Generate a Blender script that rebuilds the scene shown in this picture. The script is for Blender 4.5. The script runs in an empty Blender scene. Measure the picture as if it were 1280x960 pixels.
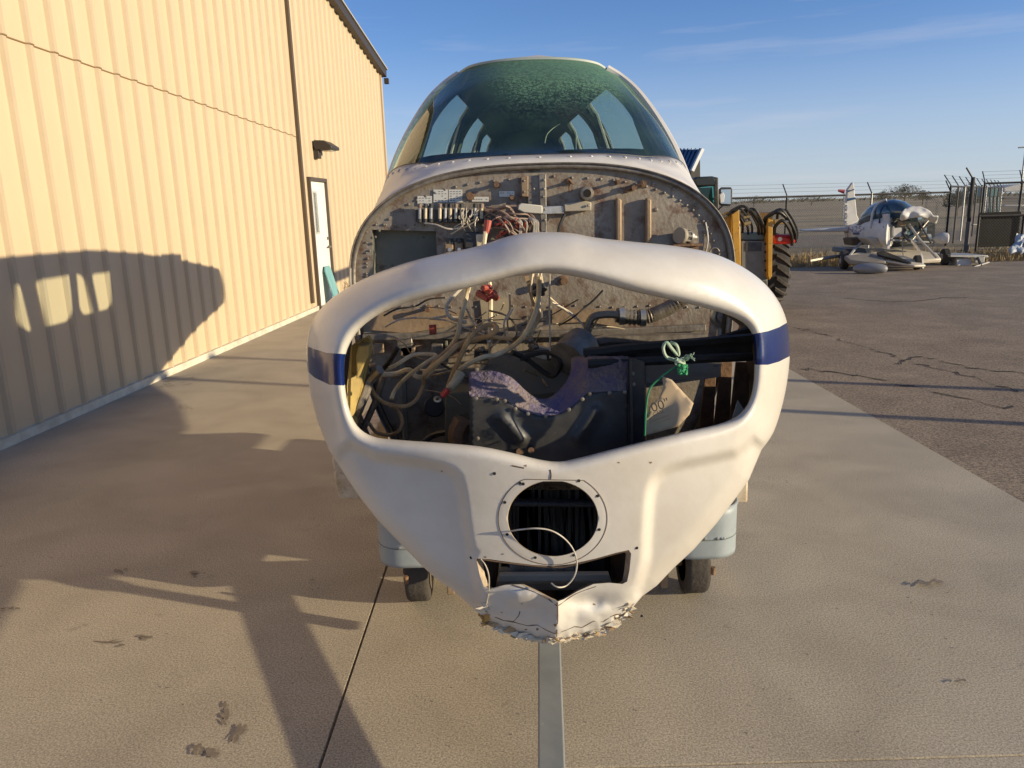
import bpy, bmesh, math, random
import numpy as np
from mathutils import Vector, Matrix, noise
from mathutils.geometry import delaunay_2d_cdt
random.seed(7)
S = bpy.context.scene
COL = S.collection
R = math.radians
# ------------------------------------------------------------------ camera
CAM_H, PITCH, ROLL, F = 1.6, R(12.9), R(1.7), 960.0
fwd = np.array([0, math.cos(PITCH), -math.sin(PITCH)])
up0 = np.array([0, math.sin(PITCH), math.cos(PITCH)])
rgt0 = np.array([1., 0, 0])
rgt = rgt0*math.cos(ROLL) - up0*math.sin(ROLL)
upv = up0*math.cos(ROLL) + rgt0*math.sin(ROLL)
cam = bpy.data.cameras.new('camera'); cam.lens = 27.0; cam.sensor_width = 36.0
cam.clip_start = 0.05; cam.clip_end = 6000
co = bpy.data.objects.new('camera', cam); COL.objects.link(co)
co.matrix_world = Matrix(((rgt[0], upv[0], -fwd[0], 0), (rgt[1], upv[1], -fwd[1], 0), (rgt[2], upv[2], -fwd[2], CAM_H), (0, 0, 0, 1)))
S.camera = co
# ------------------------------------------------------------------ sky and sun
SUN_EL, SUN_AZ = R(12.5), R(71)          # light travels (-sin az, cos az)
w = bpy.data.worlds.new('World'); S.world = w; w.use_nodes = True
nt = w.node_tree; nt.nodes.clear()
sky = nt.nodes.new('ShaderNodeTexSky'); sky.sky_type = 'NISHITA'; sky.sun_disc = False
sky.sun_elevation = SUN_EL
sky.sun_rotation = math.atan2(math.sin(SUN_AZ), -math.cos(SUN_AZ))
sky.altitude = 1500; sky.air_density = 1.0; sky.dust_density = .35; sky.ozone_density = 1.6
bg = nt.nodes.new('ShaderNodeBackground'); bg.inputs[1].default_value = 0.105
out = nt.nodes.new('ShaderNodeOutputWorld')
tc = nt.nodes.new('ShaderNodeTexCoord'); mp = nt.nodes.new('ShaderNodeMapping')
mp.inputs['Scale'].default_value = (1.3, 1.3, 14)
nz = nt.nodes.new('ShaderNodeTexNoise'); nz.inputs['Scale'].default_value = 1.6; nz.inputs['Detail'].default_value = 7; nz.inputs['Roughness'].default_value = .55
rp = nt.nodes.new('ShaderNodeValToRGB'); rp.color_ramp.elements[0].position = .54; rp.color_ramp.elements[1].position = .78
rp.color_ramp.elements[0].color = (0, 0, 0, 1); rp.color_ramp.elements[1].color = (.34, .34, .34, 1)
mixc = nt.nodes.new('ShaderNodeMix'); mixc.data_type = 'RGBA'
mixc.inputs['B'].default_value = (6.5, 6.0, 6.2, 1)
nt.links.new(tc.outputs['Generated'], mp.inputs[0]); nt.links.new(mp.outputs[0], nz.inputs[0])
nt.links.new(nz.outputs[0], rp.inputs[0]); nt.links.new(rp.outputs[0], mixc.inputs['Factor'])
tn = nt.nodes.new('ShaderNodeMix'); tn.data_type = 'RGBA'; tn.blend_type = 'MULTIPLY'; tn.inputs['Factor'].default_value = 1; tn.inputs['B'].default_value = (.72, .93, 1.32, 1)
nt.links.new(sky.outputs[0], tn.inputs['A']); sx = nt.nodes.new('ShaderNodeSeparateXYZ'); nt.links.new(tc.outputs['Generated'], sx.inputs[0])
hr = nt.nodes.new('ShaderNodeMapRange'); hr.interpolation_type = 'SMOOTHERSTEP'; hr.inputs['From Min'].default_value = -.02; hr.inputs['From Max'].default_value = .24; hr.inputs['To Min'].default_value = .66; hr.inputs['To Max'].default_value = 0
nt.links.new(sx.outputs[2], hr.inputs[0]); hm = nt.nodes.new('ShaderNodeMix'); hm.data_type = 'RGBA'; hm.inputs['B'].default_value = (4.5, 4.8, 5.6, 1)
nt.links.new(hr.outputs[0], hm.inputs['Factor']); nt.links.new(tn.outputs['Result'], hm.inputs['A']); nt.links.new(hm.outputs['Result'], mixc.inputs['A']); nt.links.new(mixc.outputs['Result'], bg.inputs[0])
nt.links.new(bg.outputs[0], out.inputs[0])
sl = bpy.data.lights.new('sun', 'SUN'); sl.energy = 5.0; sl.angle = R(.55); sl.color = (1.0, .85, .585)
so = bpy.data.objects.new('sun', sl); COL.objects.link(so)
LD = Vector((-math.sin(SUN_AZ)*math.cos(SUN_EL), math.cos(SUN_AZ)*math.cos(SUN_EL), -math.sin(SUN_EL)))
so.rotation_euler = LD.to_track_quat('-Z', 'Y').to_euler(); so.location = (20, -8, 10)
S.view_settings.view_transform = 'Standard'; S.view_settings.look = 'None'
S.view_settings.exposure = 0.25; S.view_settings.gamma = 1.0
# ------------------------------------------------------------------ helpers
def ray(px, py): return fwd + rgt*(px-640)/F + upv*(480-py)/F
def P(px, py, y):                       # the point at distance y (metres ahead) in the direction (px,py)
    d = ray(px, py); v = d*(y/d[1]); return (v[0], v[1], v[2]+CAM_H)
def G(px, py, z=0.0):
    d = ray(px, py); v = d*((z-CAM_H)/d[2]); return (v[0], v[1], v[2]+CAM_H)
MATS = {}
def mat(name, c, c2=None, scale=8., rough=.5, metal=0., bump=0., bscale=60., spec=.5, spots=None, coat=0., detail=5., pos=(.35, .7), rvar=0., map3=(1, 1, 1), spot_scale=14, spot_pos=(.6, .68), emit=None):
    if name in MATS: return MATS[name]
    m = bpy.data.materials.new(name); m.use_nodes = True; n = m.node_tree; b = n.nodes['Principled BSDF']
    b.inputs['Base Color'].default_value = (*c, 1); b.inputs['Roughness'].default_value = rough
    b.inputs['Metallic'].default_value = metal; b.inputs['Specular IOR Level'].default_value = spec
    b.inputs['Coat Weight'].default_value = coat; b.inputs['Coat Roughness'].default_value = .12
    if emit: b.inputs['Emission Color'].default_value = (*emit, 1); b.inputs['Emission Strength'].default_value = 1
    t = n.nodes.new('ShaderNodeTexCoord'); mpn = n.nodes.new('ShaderNodeMapping'); mpn.inputs['Scale'].default_value = map3
    n.links.new(t.outputs['Object'], mpn.inputs[0])
    last = None
    if c2:
        a = n.nodes.new('ShaderNodeTexNoise'); a.inputs['Scale'].default_value = scale; a.inputs['Detail'].default_value = detail; a.inputs['Roughness'].default_value = .62
        n.links.new(mpn.outputs[0], a.inputs[0])
        r = n.nodes.new('ShaderNodeMapRange'); r.inputs['From Min'].default_value = pos[0]; r.inputs['From Max'].default_value = pos[1]
        n.links.new(a.outputs[0], r.inputs[0])
        x = n.nodes.new('ShaderNodeMix'); x.data_type = 'RGBA'; x.inputs['A'].default_value = (*c, 1); x.inputs['B'].default_value = (*c2, 1)
        n.links.new(r.outputs[0], x.inputs['Factor']); last = x.outputs['Result']
        if rvar:
            q = n.nodes.new('ShaderNodeMapRange'); q.inputs['To Min'].default_value = rough; q.inputs['To Max'].default_value = min(1, rough+rvar)
            n.links.new(r.outputs[0], q.inputs[0]); n.links.new(q.outputs[0], b.inputs['Roughness'])
    if spots:
        a = n.nodes.new('ShaderNodeTexNoise'); a.inputs['Scale'].default_value = spot_scale; a.inputs['Detail'].default_value = 8; a.inputs['Roughness'].default_value = .7
        n.links.new(mpn.outputs[0], a.inputs[0])
        r = n.nodes.new('ShaderNodeMapRange'); r.inputs['From Min'].default_value = spot_pos[0]; r.inputs['From Max'].default_value = spot_pos[1]
        n.links.new(a.outputs[0], r.inputs[0])
        x = n.nodes.new('ShaderNodeMix'); x.data_type = 'RGBA'; x.inputs['B'].default_value = (*spots, 1)
        if last: n.links.new(last, x.inputs['A'])
        else: x.inputs['A'].default_value = (*c, 1)
        n.links.new(r.outputs[0], x.inputs['Factor']); last = x.outputs['Result']
    if last: n.links.new(last, b.inputs['Base Color'])
    if bump:
        a = n.nodes.new('ShaderNodeTexNoise'); a.inputs['Scale'].default_value = bscale; a.inputs['Detail'].default_value = 4
        n.links.new(mpn.outputs[0], a.inputs[0])
        u = n.nodes.new('ShaderNodeBump'); u.inputs['Strength'].default_value = bump; u.inputs['Distance'].default_value = .01
        n.links.new(a.outputs[0], u.inputs['Height']); n.links.new(u.outputs[0], b.inputs['Normal'])
    MATS[name] = m; return m
def glassmat(name, tint, gloss=.08, frost=0., frostcol=(.2, .4, .3), masks=False, rough=.02):
    m = bpy.data.materials.new(name); m.use_nodes = True; n = m.node_tree; n.nodes.clear(); o = n.nodes.new('ShaderNodeOutputMaterial')
    tr = n.nodes.new('ShaderNodeBsdfTransparent'); tr.inputs[0].default_value = (*tint, 1)
    gl = n.nodes.new('ShaderNodeBsdfGlossy'); gl.inputs['Roughness'].default_value = rough
    lw = n.nodes.new('ShaderNodeLayerWeight'); lw.inputs[0].default_value = .5
    pw = n.nodes.new('ShaderNodeMath'); pw.operation = 'POWER'; pw.inputs[1].default_value = 4.0; n.links.new(lw.outputs['Facing'], pw.inputs[0])
    fr = n.nodes.new('ShaderNodeMath'); fr.operation = 'MULTIPLY_ADD'; fr.inputs[1].default_value = .7; fr.inputs[2].default_value = .045; n.links.new(pw.outputs[0], fr.inputs[0])
    mx = n.nodes.new('ShaderNodeMixShader'); n.links.new(fr.outputs[0], mx.inputs[0]); n.links.new(tr.outputs[0], mx.inputs[1]); n.links.new(gl.outputs[0], mx.inputs[2])
    df = n.nodes.new('ShaderNodeBsdfDiffuse'); df.inputs[0].default_value = (*frostcol, 1)
    tl = n.nodes.new('ShaderNodeBsdfTranslucent'); tl.inputs[0].default_value = (*frostcol, 1)
    ad = n.nodes.new('ShaderNodeMixShader'); n.links.new(df.outputs[0], ad.inputs[1]); n.links.new(tl.outputs[0], ad.inputs[2])
    m2 = n.nodes.new('ShaderNodeMixShader'); m2.inputs[0].default_value = frost
    n.links.new(mx.outputs[0], m2.inputs[1]); n.links.new(ad.outputs[0], m2.inputs[2]); n.links.new(m2.outputs[0], o.inputs[0])
    if masks:
        # crazed plastic towards the top of the screen, faded by object position; fine cell cracks and specks
        tcn = n.nodes.new('ShaderNodeTexCoord'); sp = n.nodes.new('ShaderNodeSeparateXYZ'); n.links.new(tcn.outputs['Object'], sp.inputs[0])
        def mr(src, a, b, c=0, d=1):
            q = n.nodes.new('ShaderNodeMapRange'); q.interpolation_type = 'SMOOTHSTEP'
            for i, v in zip(('From Min', 'From Max', 'To Min', 'To Max'), (a, b, c, d)): q.inputs[i].default_value = v
            n.links.new(src, q.inputs[0]); return q.outputs[0]
        def mul(a, b, op='MULTIPLY'):
            q = n.nodes.new('ShaderNodeMath'); q.operation = op; q.use_clamp = op != 'SUBTRACT'
            for i, v in enumerate((a, b)):
                if isinstance(v, float): q.inputs[i].default_value = v
                else: n.links.new(v, q.inputs[i])
            return q.outputs[0]
        hz = mr(sp.outputs[2], 1.84, 2.08); hzb = mr(sp.outputs[2], 1.92, 2.19, .0, .62)
        xs = mul(mr(sp.outputs[0], -.12, .10), mr(sp.outputs[0], .52, .34))
        a = n.nodes.new('ShaderNodeTexNoise'); a.inputs['Scale'].default_value = 60; a.inputs['Detail'].default_value = 6; a.inputs['Roughness'].default_value = .75
        n.links.new(tcn.outputs['Object'], a.inputs[0])
        v = n.nodes.new('ShaderNodeTexVoronoi'); v.feature = 'DISTANCE_TO_EDGE'; v.inputs['Scale'].default_value = 58
        n.links.new(tcn.outputs['Object'], v.inputs[0])
        sm = mul(mr(a.outputs[0], .42, .56), mr(v.outputs[0], .02, .12))
        base = mul(mul(hz, xs), sm)
        base = mul(base, .75)
        tot = mul(base, mul(hzb, mr(sp.outputs[0], -.35, .12, .15, 1)), 'ADD')
        a2 = n.nodes.new('ShaderNodeTexNoise'); a2.inputs['Scale'].default_value = 5
        n.links.new(tcn.outputs['Object'], a2.inputs[0])
        tot = mul(tot, mr(a2.outputs[0], .3, .8, .04, .16), 'ADD')
        n.links.new(tot, m2.inputs[0])
    return m
def catmull(pts, k=6, closed=False):
    pts = [Vector(p) for p in pts]; n = len(pts)
    if n < 3: return pts
    o = []
    rng = range(n) if closed else range(n-1)
    for i in rng:
        if closed: a, b, c, d = pts[(i-1) % n], pts[i], pts[(i+1) % n], pts[(i+2) % n]
        else: a, b, c, d = pts[max(i-1, 0)], pts[i], pts[i+1], pts[min(i+2, n-1)]
        for j in range(k):
            t = j/k
            o.append(.5*((2*b)+(c-a)*t+(2*a-5*b+4*c-d)*t*t+(3*b-a-3*c+d)*t**3))
    if not closed: o.append(pts[-1])
    return o
class MB:
    def __init__(s): s.v = []; s.f = []; s.m = []
    def add(s, vs, fs, mi=0):
        o = len(s.v); s.v += [tuple(v) for v in vs]; s.f += [tuple(i+o for i in f) for f in fs]; s.m += [mi]*len(fs); return s
    def box(s, c, sz, rot=None, mi=0, taper=1.):
        h = [x/2 for x in sz]; M = rot if rot is not None else Matrix.Identity(3); vs = []
        for z in (-1, 1):
            k = taper if z > 0 else 1
            for x, y in ((-1, -1), (1, -1), (1, 1), (-1, 1)): vs.append(Vector(c)+M @ Vector((x*h[0]*k, y*h[1]*k, z*h[2])))
        return s.add(vs, [(0, 3, 2, 1), (4, 5, 6, 7), (0, 1, 5, 4), (1, 2, 6, 5), (2, 3, 7, 6), (3, 0, 4, 7)], mi)
    def bar(s, a, b, wx, wz, mi=0):       # box from a to b
        a, b = Vector(a), Vector(b); d = b-a; q = d.to_track_quat('Y', 'Z').to_matrix()
        return s.box((a+b)/2, (wx, d.length, wz), q, mi)
    def cyl(s, a, b, r, r2=None, n=12, mi=0, caps=True):
        a, b = Vector(a), Vector(b); r2 = r if r2 is None else r2; d = b-a; q = d.to_track_quat('Z', 'Y').to_matrix(); vs = []
        for p, rr in ((a, r), (b, r2)):
            for i in range(n): t = 2*math.pi*i/n; vs.append(p+q @ Vector((math.cos(t)*rr, math.sin(t)*rr, 0)))
        fs = [(i, (i+1) % n, n+(i+1) % n, n+i) for i in range(n)]
        if caps: fs += [tuple(reversed(range(n))), tuple(range(n, 2*n))]
        return s.add(vs, fs, mi)
    def tube(s, pts, r, n=7, k=5, smooth=True, mi=0, closed=False):
        p = catmull(pts, k, closed) if smooth else [Vector(q) for q in pts]
        m = len(p); vs = []; ref = Vector((.13, .2, 1)).normalized(); rr = r if callable(r) else (lambda t: r)
        for i, q in enumerate(p):
            if closed: t = p[(i+1) % m]-p[i-1]
            else: t = p[min(i+1, m-1)]-p[max(i-1, 0)]
            if t.length < 1e-9: t = Vector((0, 0, 1))
            t.normalize(); u = ref-t*ref.dot(t)
            if u.length < .05: u = Vector((1, 0, 0))-t*t.x
            u.normalize(); ref = u; v = t.cross(u); R_ = rr(i/max(1, m-1))
            for j in range(n): a = 2*math.pi*j/n; vs.append(q+(u*math.cos(a)+v*math.sin(a))*R_)
        fs = []
        for i in range(m if closed else m-1):
            i2 = (i+1) % m
            for j in range(n): fs.append((i*n+j, i*n+(j+1) % n, i2*n+(j+1) % n, i2*n+j))
        if not closed: fs += [tuple(reversed(range(n))), tuple(range((m-1)*n, m*n))]
        return s.add(vs, fs, mi)
    def prism(s, poly, d, mi=0):          # poly 3D points, extruded by vector d
        n = len(poly); d = Vector(d); vs = [Vector(p) for p in poly]; vs += [v+d for v in vs]
        return s.add(vs, [tuple(range(n)), tuple(range(2*n-1, n-1, -1))]+[(i, n+i, n+(i+1) % n, (i+1) % n) for i in range(n)], mi)
    def lathe(s, a, axis, prof, n=24, mi=0):   # prof: (dist along axis, radius)
        a = Vector(a); q = Vector(axis).to_track_quat('Z', 'Y').to_matrix(); vs = []
        for h, r in prof:
            for i in range(n): t = 2*math.pi*i/n; vs.append(a+q @ Vector((math.cos(t)*r, math.sin(t)*r, h)))
        fs = []
        for k in range(len(prof)-1):
            for i in range(n): fs.append((k*n+i, k*n+(i+1) % n, (k+1)*n+(i+1) % n, (k+1)*n+i))
        fs += [tuple(reversed(range(n))), tuple(range((len(prof)-1)*n, len(prof)*n))]
        return s.add(vs, fs, mi)
    def build(s, name, m, parent=None, smooth=True, bevel=0, ang=35, kind=None, label=None, solid=0, loc=None):
        me = bpy.data.meshes.new(name); me.from_pydata(s.v, [], s.f); me.update()
        for q in (m if isinstance(m, (list, tuple)) else [m]): me.materials.append(q)
        if any(s.m): me.polygons.foreach_set('material_index', s.m)
        b = bmesh.new(); b.from_mesh(me); bmesh.ops.recalc_face_normals(b, faces=b.faces); b.to_mesh(me); b.free()
        if smooth: me.polygons.foreach_set('use_smooth', [True]*len(me.polygons)); me.set_sharp_from_angle(angle=R(ang))
        o = bpy.data.objects.new(name, me); COL.objects.link(o)
        if parent:
            o.parent = parent; o.matrix_parent_inverse = Matrix.Translation(parent.matrix_basis.translation).inverted() if parent.type == 'EMPTY' else Matrix.Identity(4)
        if bevel:
            md = o.modifiers.new('bevel', 'BEVEL'); md.width = bevel; md.segments = 2; md.limit_method = 'ANGLE'; md.angle_limit = R(40)
        if solid:
            md = o.modifiers.new('solid', 'SOLIDIFY'); md.thickness = abs(solid); md.offset = 1 if solid > 0 else -1
        if kind: o['kind'] = kind
        if label: o['label'] = label
        return o
def tag(o, label=None, cat=None, group=None, kind=None):
    if label: o['label'] = label
    if cat: o['category'] = cat
    if group: o['group'] = group
    if kind: o['kind'] = kind
    return o
def empty(name, loc, label=None, cat=None, group=None, kind=None):
    o = bpy.data.objects.new(name, None); o.location = loc; o.empty_display_size = .2; COL.objects.link(o)
    return tag(o, label, cat, group, kind)
def copy_tree(o, parent=None, off=None):
    c = o.copy(); COL.objects.link(c)
    if parent: c.parent = parent; 
    elif off is not None: c.location = o.location+Vector(off)
    for ch in o.children: copy_tree(ch, c)
    return c
def inpoly(poly, x, y):
    poly = np.asarray(poly, float); x = np.asarray(x, float); y = np.asarray(y, float); c = np.zeros(x.shape, bool); j = len(poly)-1
    for i in range(len(poly)):
        xi, yi = poly[i]; xj, yj = poly[j]
        if yi != yj:
            k = ((yi > y) != (yj > y)) & (x < (xj-xi)*(y-yi)/(yj-yi)+xi); c ^= k
        j = i
    return c
def pdist(poly, x, y, closed=True):
    x = np.asarray(x, float); y = np.asarray(y, float); d = np.full(x.shape, 1e9); n = len(poly)
    for i in range(n if closed else n-1):
        ax, ay = poly[i]; bx, by = poly[(i+1) % n]; vx, vy = bx-ax, by-ay; L = vx*vx+vy*vy
        if L < 1e-12: continue
        t = np.clip(((x-ax)*vx+(y-ay)*vy)/L, 0, 1); d = np.minimum(d, np.hypot(x-ax-t*vx, y-ay-t*vy))
    return d
def resample(poly, step, closed=True):
    o = []; n = len(poly)
    for i in range(n if closed else n-1):
        a = np.array(poly[i][:2], float); b = np.array(poly[(i+1) % n][:2], float); k = max(1, int(round(np.hypot(*(b-a))/step)))
        for j in range(k): o.append(tuple(a+(b-a)*j/k))
    if not closed: o.append(tuple(poly[-1][:2]))
    return o
def sm2(pts, k=5, closed=True): return [(p.x, p.y) for p in catmull([(a, b, 0) for a, b in pts], k, closed)]
def surf(outer, holes, step, lines=(), rings=(), bstep=None, aspect=1.0):
    """triangulate a 2D domain with holes; returns pts (n,2), tris, boundary loops"""
    bstep = bstep or step; loops = [resample(outer, bstep)]+[resample(h, bstep) for h in holes]
    pts = []; edges = []
    for L in loops:
        o = len(pts); pts += L; edges += [(o+i, o+(i+1) % len(L)) for i in range(len(L))]
    for ln in lines:
        L = resample(ln, bstep, False); o = len(pts); pts += L; edges += [(o+i, o+i+1) for i in range(len(L)-1)]
    A = np.array(outer); x0, y0 = A.min(0); x1, y1 = A.max(0)
    gx = []; row = 0; y = y0
    while y < y1:
        xs = np.arange(x0+(step/2 if row % 2 else 0), x1, step); gx += [(a, y) for a in xs]; y += step*.87; row += 1
    gx = np.array(gx)
    def ok(q, md):
        q = np.asarray(q, float)
        k = inpoly(loops[0], q[:, 0], q[:, 1]) & (pdist(loops[0], q[:, 0], q[:, 1]) > md)
        for h in loops[1:]: k &= ~inpoly(h, q[:, 0], q[:, 1]) & (pdist(h, q[:, 0], q[:, 1]) > md)
        for ln in lines: k &= pdist(ln, q[:, 0], q[:, 1], False) > md*.6
        return q[k]
    far = (max(rings) if rings else 0)+step*.5
    pts += [tuple(p) for p in ok(gx, far)]
    for r_ in rings:
        for L in loops:
            Q = np.array(L); T = np.roll(Q, -1, 0)-np.roll(Q, 1, 0); T /= np.maximum(np.hypot(T[:, 0], T[:, 1]), 1e-9)[:, None]; N = np.stack([T[:, 1], -T[:, 0]], 1)
            for sgn in (1, -1): pts += [tuple(p) for p in ok(Q+N*sgn*r_, r_*.93)]
    V, E, Fc, ov, oe, of = delaunay_2d_cdt([Vector(p) for p in pts], edges, [], 0, 1e-5 if step > .5 else 1e-7)
    V = np.array([tuple(v) for v in V]); T = np.array(Fc); c = V[T].mean(1)
    k = inpoly(loops[0], c[:, 0], c[:, 1])
    for h in loops[1:]: k &= ~inpoly(h, c[:, 0], c[:, 1])
    return V, T[k], loops
# ------------------------------------------------------------------ materials
concrete = mat('concrete', (.465, .395, .29), (.40, .335, .245), 1.6, .9, bump=.0, bscale=420, spots=(.20, .16, .12), spot_scale=7, spot_pos=(.62, .8), detail=9)
def concrete_detail(m, gs=150, lo=.50, hi=1.42):
    n = m.node_tree; b = n.nodes['Principled BSDF']; src = b.inputs['Base Color'].links[0].from_socket
    t = n.nodes.new('ShaderNodeTexCoord'); a = n.nodes.new('ShaderNodeTexNoise'); a.inputs['Scale'].default_value = gs; a.inputs['Detail'].default_value = 4; a.inputs['Roughness'].default_value = .85
    n.links.new(t.outputs['Object'], a.inputs[0]); r = n.nodes.new('ShaderNodeMapRange'); r.inputs['From Min'].default_value = .38; r.inputs['From Max'].default_value = .62; r.inputs['To Min'].default_value = lo; r.inputs['To Max'].default_value = hi
    n.links.new(a.outputs[0], r.inputs[0]); v = n.nodes.new('ShaderNodeVectorMath'); v.operation = 'SCALE'
    n.links.new(src, v.inputs[0]); n.links.new(r.outputs[0], v.inputs['Scale'])
    # damp splashes and tyre scuffs
    q = n.nodes.new('ShaderNodeTexNoise'); q.inputs['Scale'].default_value = 1.5; q.inputs['Detail'].default_value = 7; q.inputs['Distortion'].default_value = .9
    mpn = n.nodes.new('ShaderNodeMapping'); mpn.inputs['Scale'].default_value = (1.0, 1.3, 1); n.links.new(t.outputs['Object'], mpn.inputs[0]); n.links.new(mpn.outputs[0], q.inputs[0])
    r2 = n.nodes.new('ShaderNodeMapRange'); r2.inputs['From Min'].default_value = .35; r2.inputs['From Max'].default_value = .7; r2.inputs['To Min'].default_value = 1.04; r2.inputs['To Max'].default_value = .86
    n.links.new(q.outputs[0], r2.inputs[0]); v2 = n.nodes.new('ShaderNodeVectorMath'); v2.operation = 'SCALE'
    n.links.new(v.outputs[0], v2.inputs[0]); n.links.new(r2.outputs[0], v2.inputs['Scale']); n.links.new(v2.outputs[0], b.inputs['Base Color'])
concrete_detail(concrete)
asphalt = mat('asphalt', (.235, .175, .118), (.35, .265, .18), 1.4, .92, bump=.35, bscale=140, spots=(.09, .07, .052), spot_scale=55, spot_pos=(.54, .70), detail=10)
stain = mat('stain', (.19, .15, .11), (.27, .215, .155), 30, .8)
concrete_detail(asphalt, 60, .40, 1.5)
joint_dark = mat('joint_dark', (.02, .016, .012), rough=1)
siding = mat('siding', (.61, .475, .305), (.575, .445, .285), 3, .42, spec=.4, bump=.08, bscale=3, map3=(1, 1, .25))
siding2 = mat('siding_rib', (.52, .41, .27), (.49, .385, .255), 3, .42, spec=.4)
trim_dark = mat('trim_dark', (.045, .035, .028), rough=.5)
trim_pale = mat('trim_pale', (.72, .66, .52), (.5, .44, .34), 6, .6)
white_door = mat('white_door', (.78, .78, .72), (.70, .70, .64), 4, .45)
dark_glass = mat('dark_glass', (.012, .014, .016), rough=.35, spec=.3)
paint = mat('cowl_white', (.71, .67, .60), (.61, .55, .47), 4, .30, spec=.5, coat=.3, spots=(.45, .36, .27), spot_scale=23, spot_pos=(.69, .80), detail=6, bump=.05, bscale=40, rvar=.18)
paint_in = mat('cowl_inside', (.10, .07, .045), (.045, .032, .022), 14, .8)
bluep = mat('stripe_blue', (.004, .016, .10), (.006, .025, .14), 10, .22, coat=.6)
fus_white = mat('fuselage_white', (.68, .65, .60), (.58, .53, .47), 6, .38, spots=(.4, .34, .27), spot_scale=35, spot_pos=(.68, .78))
metal_fw = mat('firewall_metal', (.40, .345, .27), (.24, .19, .14), 7, .55, metal=.35, spots=(.17, .09, .055), spot_scale=16, spot_pos=(.50, .66), bump=.2, bscale=90, detail=8)
metal_gr = mat('zinc_chromate_metal', (.15, .15, .12), (.22, .21, .165), 5, .6, metal=.2, spots=(.10, .08, .06), spot_scale=20, bump=.2, bscale=50)
alu = mat('aluminium', (.62, .60, .56), (.42, .38, .33), 20, .38, metal=.8, bump=.1)
steel = mat('dull_steel', (.32, .28, .23), (.17, .14, .11), 25, .5, metal=.5, bump=.2)
rusty = mat('rusty_steel', (.26, .15, .08), (.13, .075, .045), 25, .7, metal=.2, bump=.3)
tanmetal = mat('tan_metal', (.36, .25, .15), (.27, .19, .12), 10, .6, metal=.2, bump=.2)
black = mat('black_paint', (.035, .035, .036), (.07, .065, .058), 14, .42, spots=(.16, .15, .14), spot_scale=55, spot_pos=(.66, .72), bump=.15, bscale=30)
rubberp = mat('crinkled_silicone', (.17, .14, .17), (.25, .19, .17), 7, .7, bump=.8, bscale=90, spots=(.085, .075, .22), spot_scale=6, spot_pos=(.45, .62), pos=(.40, .65))
rubber = mat('tyre_rubber', (.028, .025, .022), (.05, .043, .036), 12, .85, bump=.3)
tyre_dusty = mat('dusty_tyre', (.075, .062, .05), (.045, .037, .03), 12, .9, bump=.4)
cream = mat('cream_cable', (.78, .66, .44), (.52, .40, .24), 30, .5)
tanwire = mat('tan_cable', (.55, .39, .21), (.34, .22, .12), 25, .55)
whitew = mat('white_wire', (.62, .56, .46), (.45, .38, .28), 30, .5)
purplew = mat('mauve_wire', (.22, .14, .11), (.32, .24, .18), 30, .6)
redp = mat('red_boot', (.42, .075, .05), (.30, .06, .04), 30, .5)
blackw = mat('black_rubber_hose', (.015, .014, .013), (.035, .032, .028), 20, .5)
yellowp = mat('yellow_primer', (.50, .36, .11), (.32, .23, .09), 14, .6, spots=(.10, .07, .04), spot_scale=25)
label_w = mat('label_white', (.62, .60, .54), rough=.6)
label_k = mat('label_ink', (.05, .045, .04), rough=.6)
fender_m = mat('fender_bluegrey', (.33, .365, .375), (.27, .305, .315), 10, .5, spots=(.50, .50, .46), spot_scale=45, spot_pos=(.70, .74))
bar_m = mat('tow_bar_grey', (.25, .26, .25), (.19, .20, .195), 9, .5, spots=(.36, .34, .30), spot_scale=30, spot_pos=(.64, .72))
yel = mat('loader_yellow', (.55, .29, .03), (.42, .22, .03), 6, .45, spots=(.09, .06, .03), spot_scale=20)
fence_m = mat('fence_steel', (.025, .022, .02), (.05, .045, .04), 8, .6, metal=.3)
galv = mat('galvanised', (.42, .41, .38), (.32, .31, .29), 8, .5, metal=.5)
wreck_w = mat('wreck_white', (.66, .64, .60), (.52, .49, .45), 4, .6)
# ------------------------------------------------------------------ ground
def sheet(name, x0, x1, y0, y1, z, m, nx=1, ny=1):
    b = MB(); b.add([(x0, y0, z), (x1, y0, z), (x1, y1, z), (x0, y1, z)], [(0, 1, 2, 3)])
    return tag(b.build(name, m, smooth=False), kind='structure')
field = mat('dry_field', (.36, .26, .14), (.26, .195, .115), .012, 1, map3=(1, 5, 1), pos=(.4, .6), spots=(.13, .115, .07), spot_scale=.02, spot_pos=(.5, .6))
sheet('field', -3000, 3000, -200, 5000, -.03, field)
sheet('asphalt_apron', 2.70, 60, -10, 18.6, -.004, asphalt)
sheet('asphalt_taxiway', -3.3, 2.70, 23.5, 60, -.008, asphalt)
sheet('joint_bed', -3.9, 2.72, -4, 26, -.018, joint_dark)
slabs = empty('concrete_apron', (0, 0, 0), kind='structure')
def slab(x0, x1, y0, y1):
    g = .0022; b = MB(); z = 0.0; n = 40
    b.add([(x0+g, y0+g, z-.1), (x1-g, y0+g, z-.1), (x1-g, y1-g, z-.1), (x0+g, y1-g, z-.1), (x0+g, y0+g, z-.012), (x1-g, y0+g, z-.012), (x1-g, y1-g, z-.012), (x0+g, y1-g, z-.012),
           (x0+g+.003, y0+g+.003, z), (x1-g-.003, y0+g+.003, z), (x1-g-.003, y1-g-.003, z), (x0+g+.003, y1-g-.003, z)],
          [(0, 3, 2, 1), (0, 1, 5, 4), (1, 2, 6, 5), (2, 3, 7, 6), (3, 0, 4, 7), (4, 5, 9, 8), (5, 6, 10, 9), (6, 7, 11, 10), (7, 4, 8, 11), (8, 9, 10, 11)])
    b.build('concrete_slab', concrete, slabs, smooth=False)
ys = [-2.5, 1.935, 8.4, 14.2, 20.0, 26.0]
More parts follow.
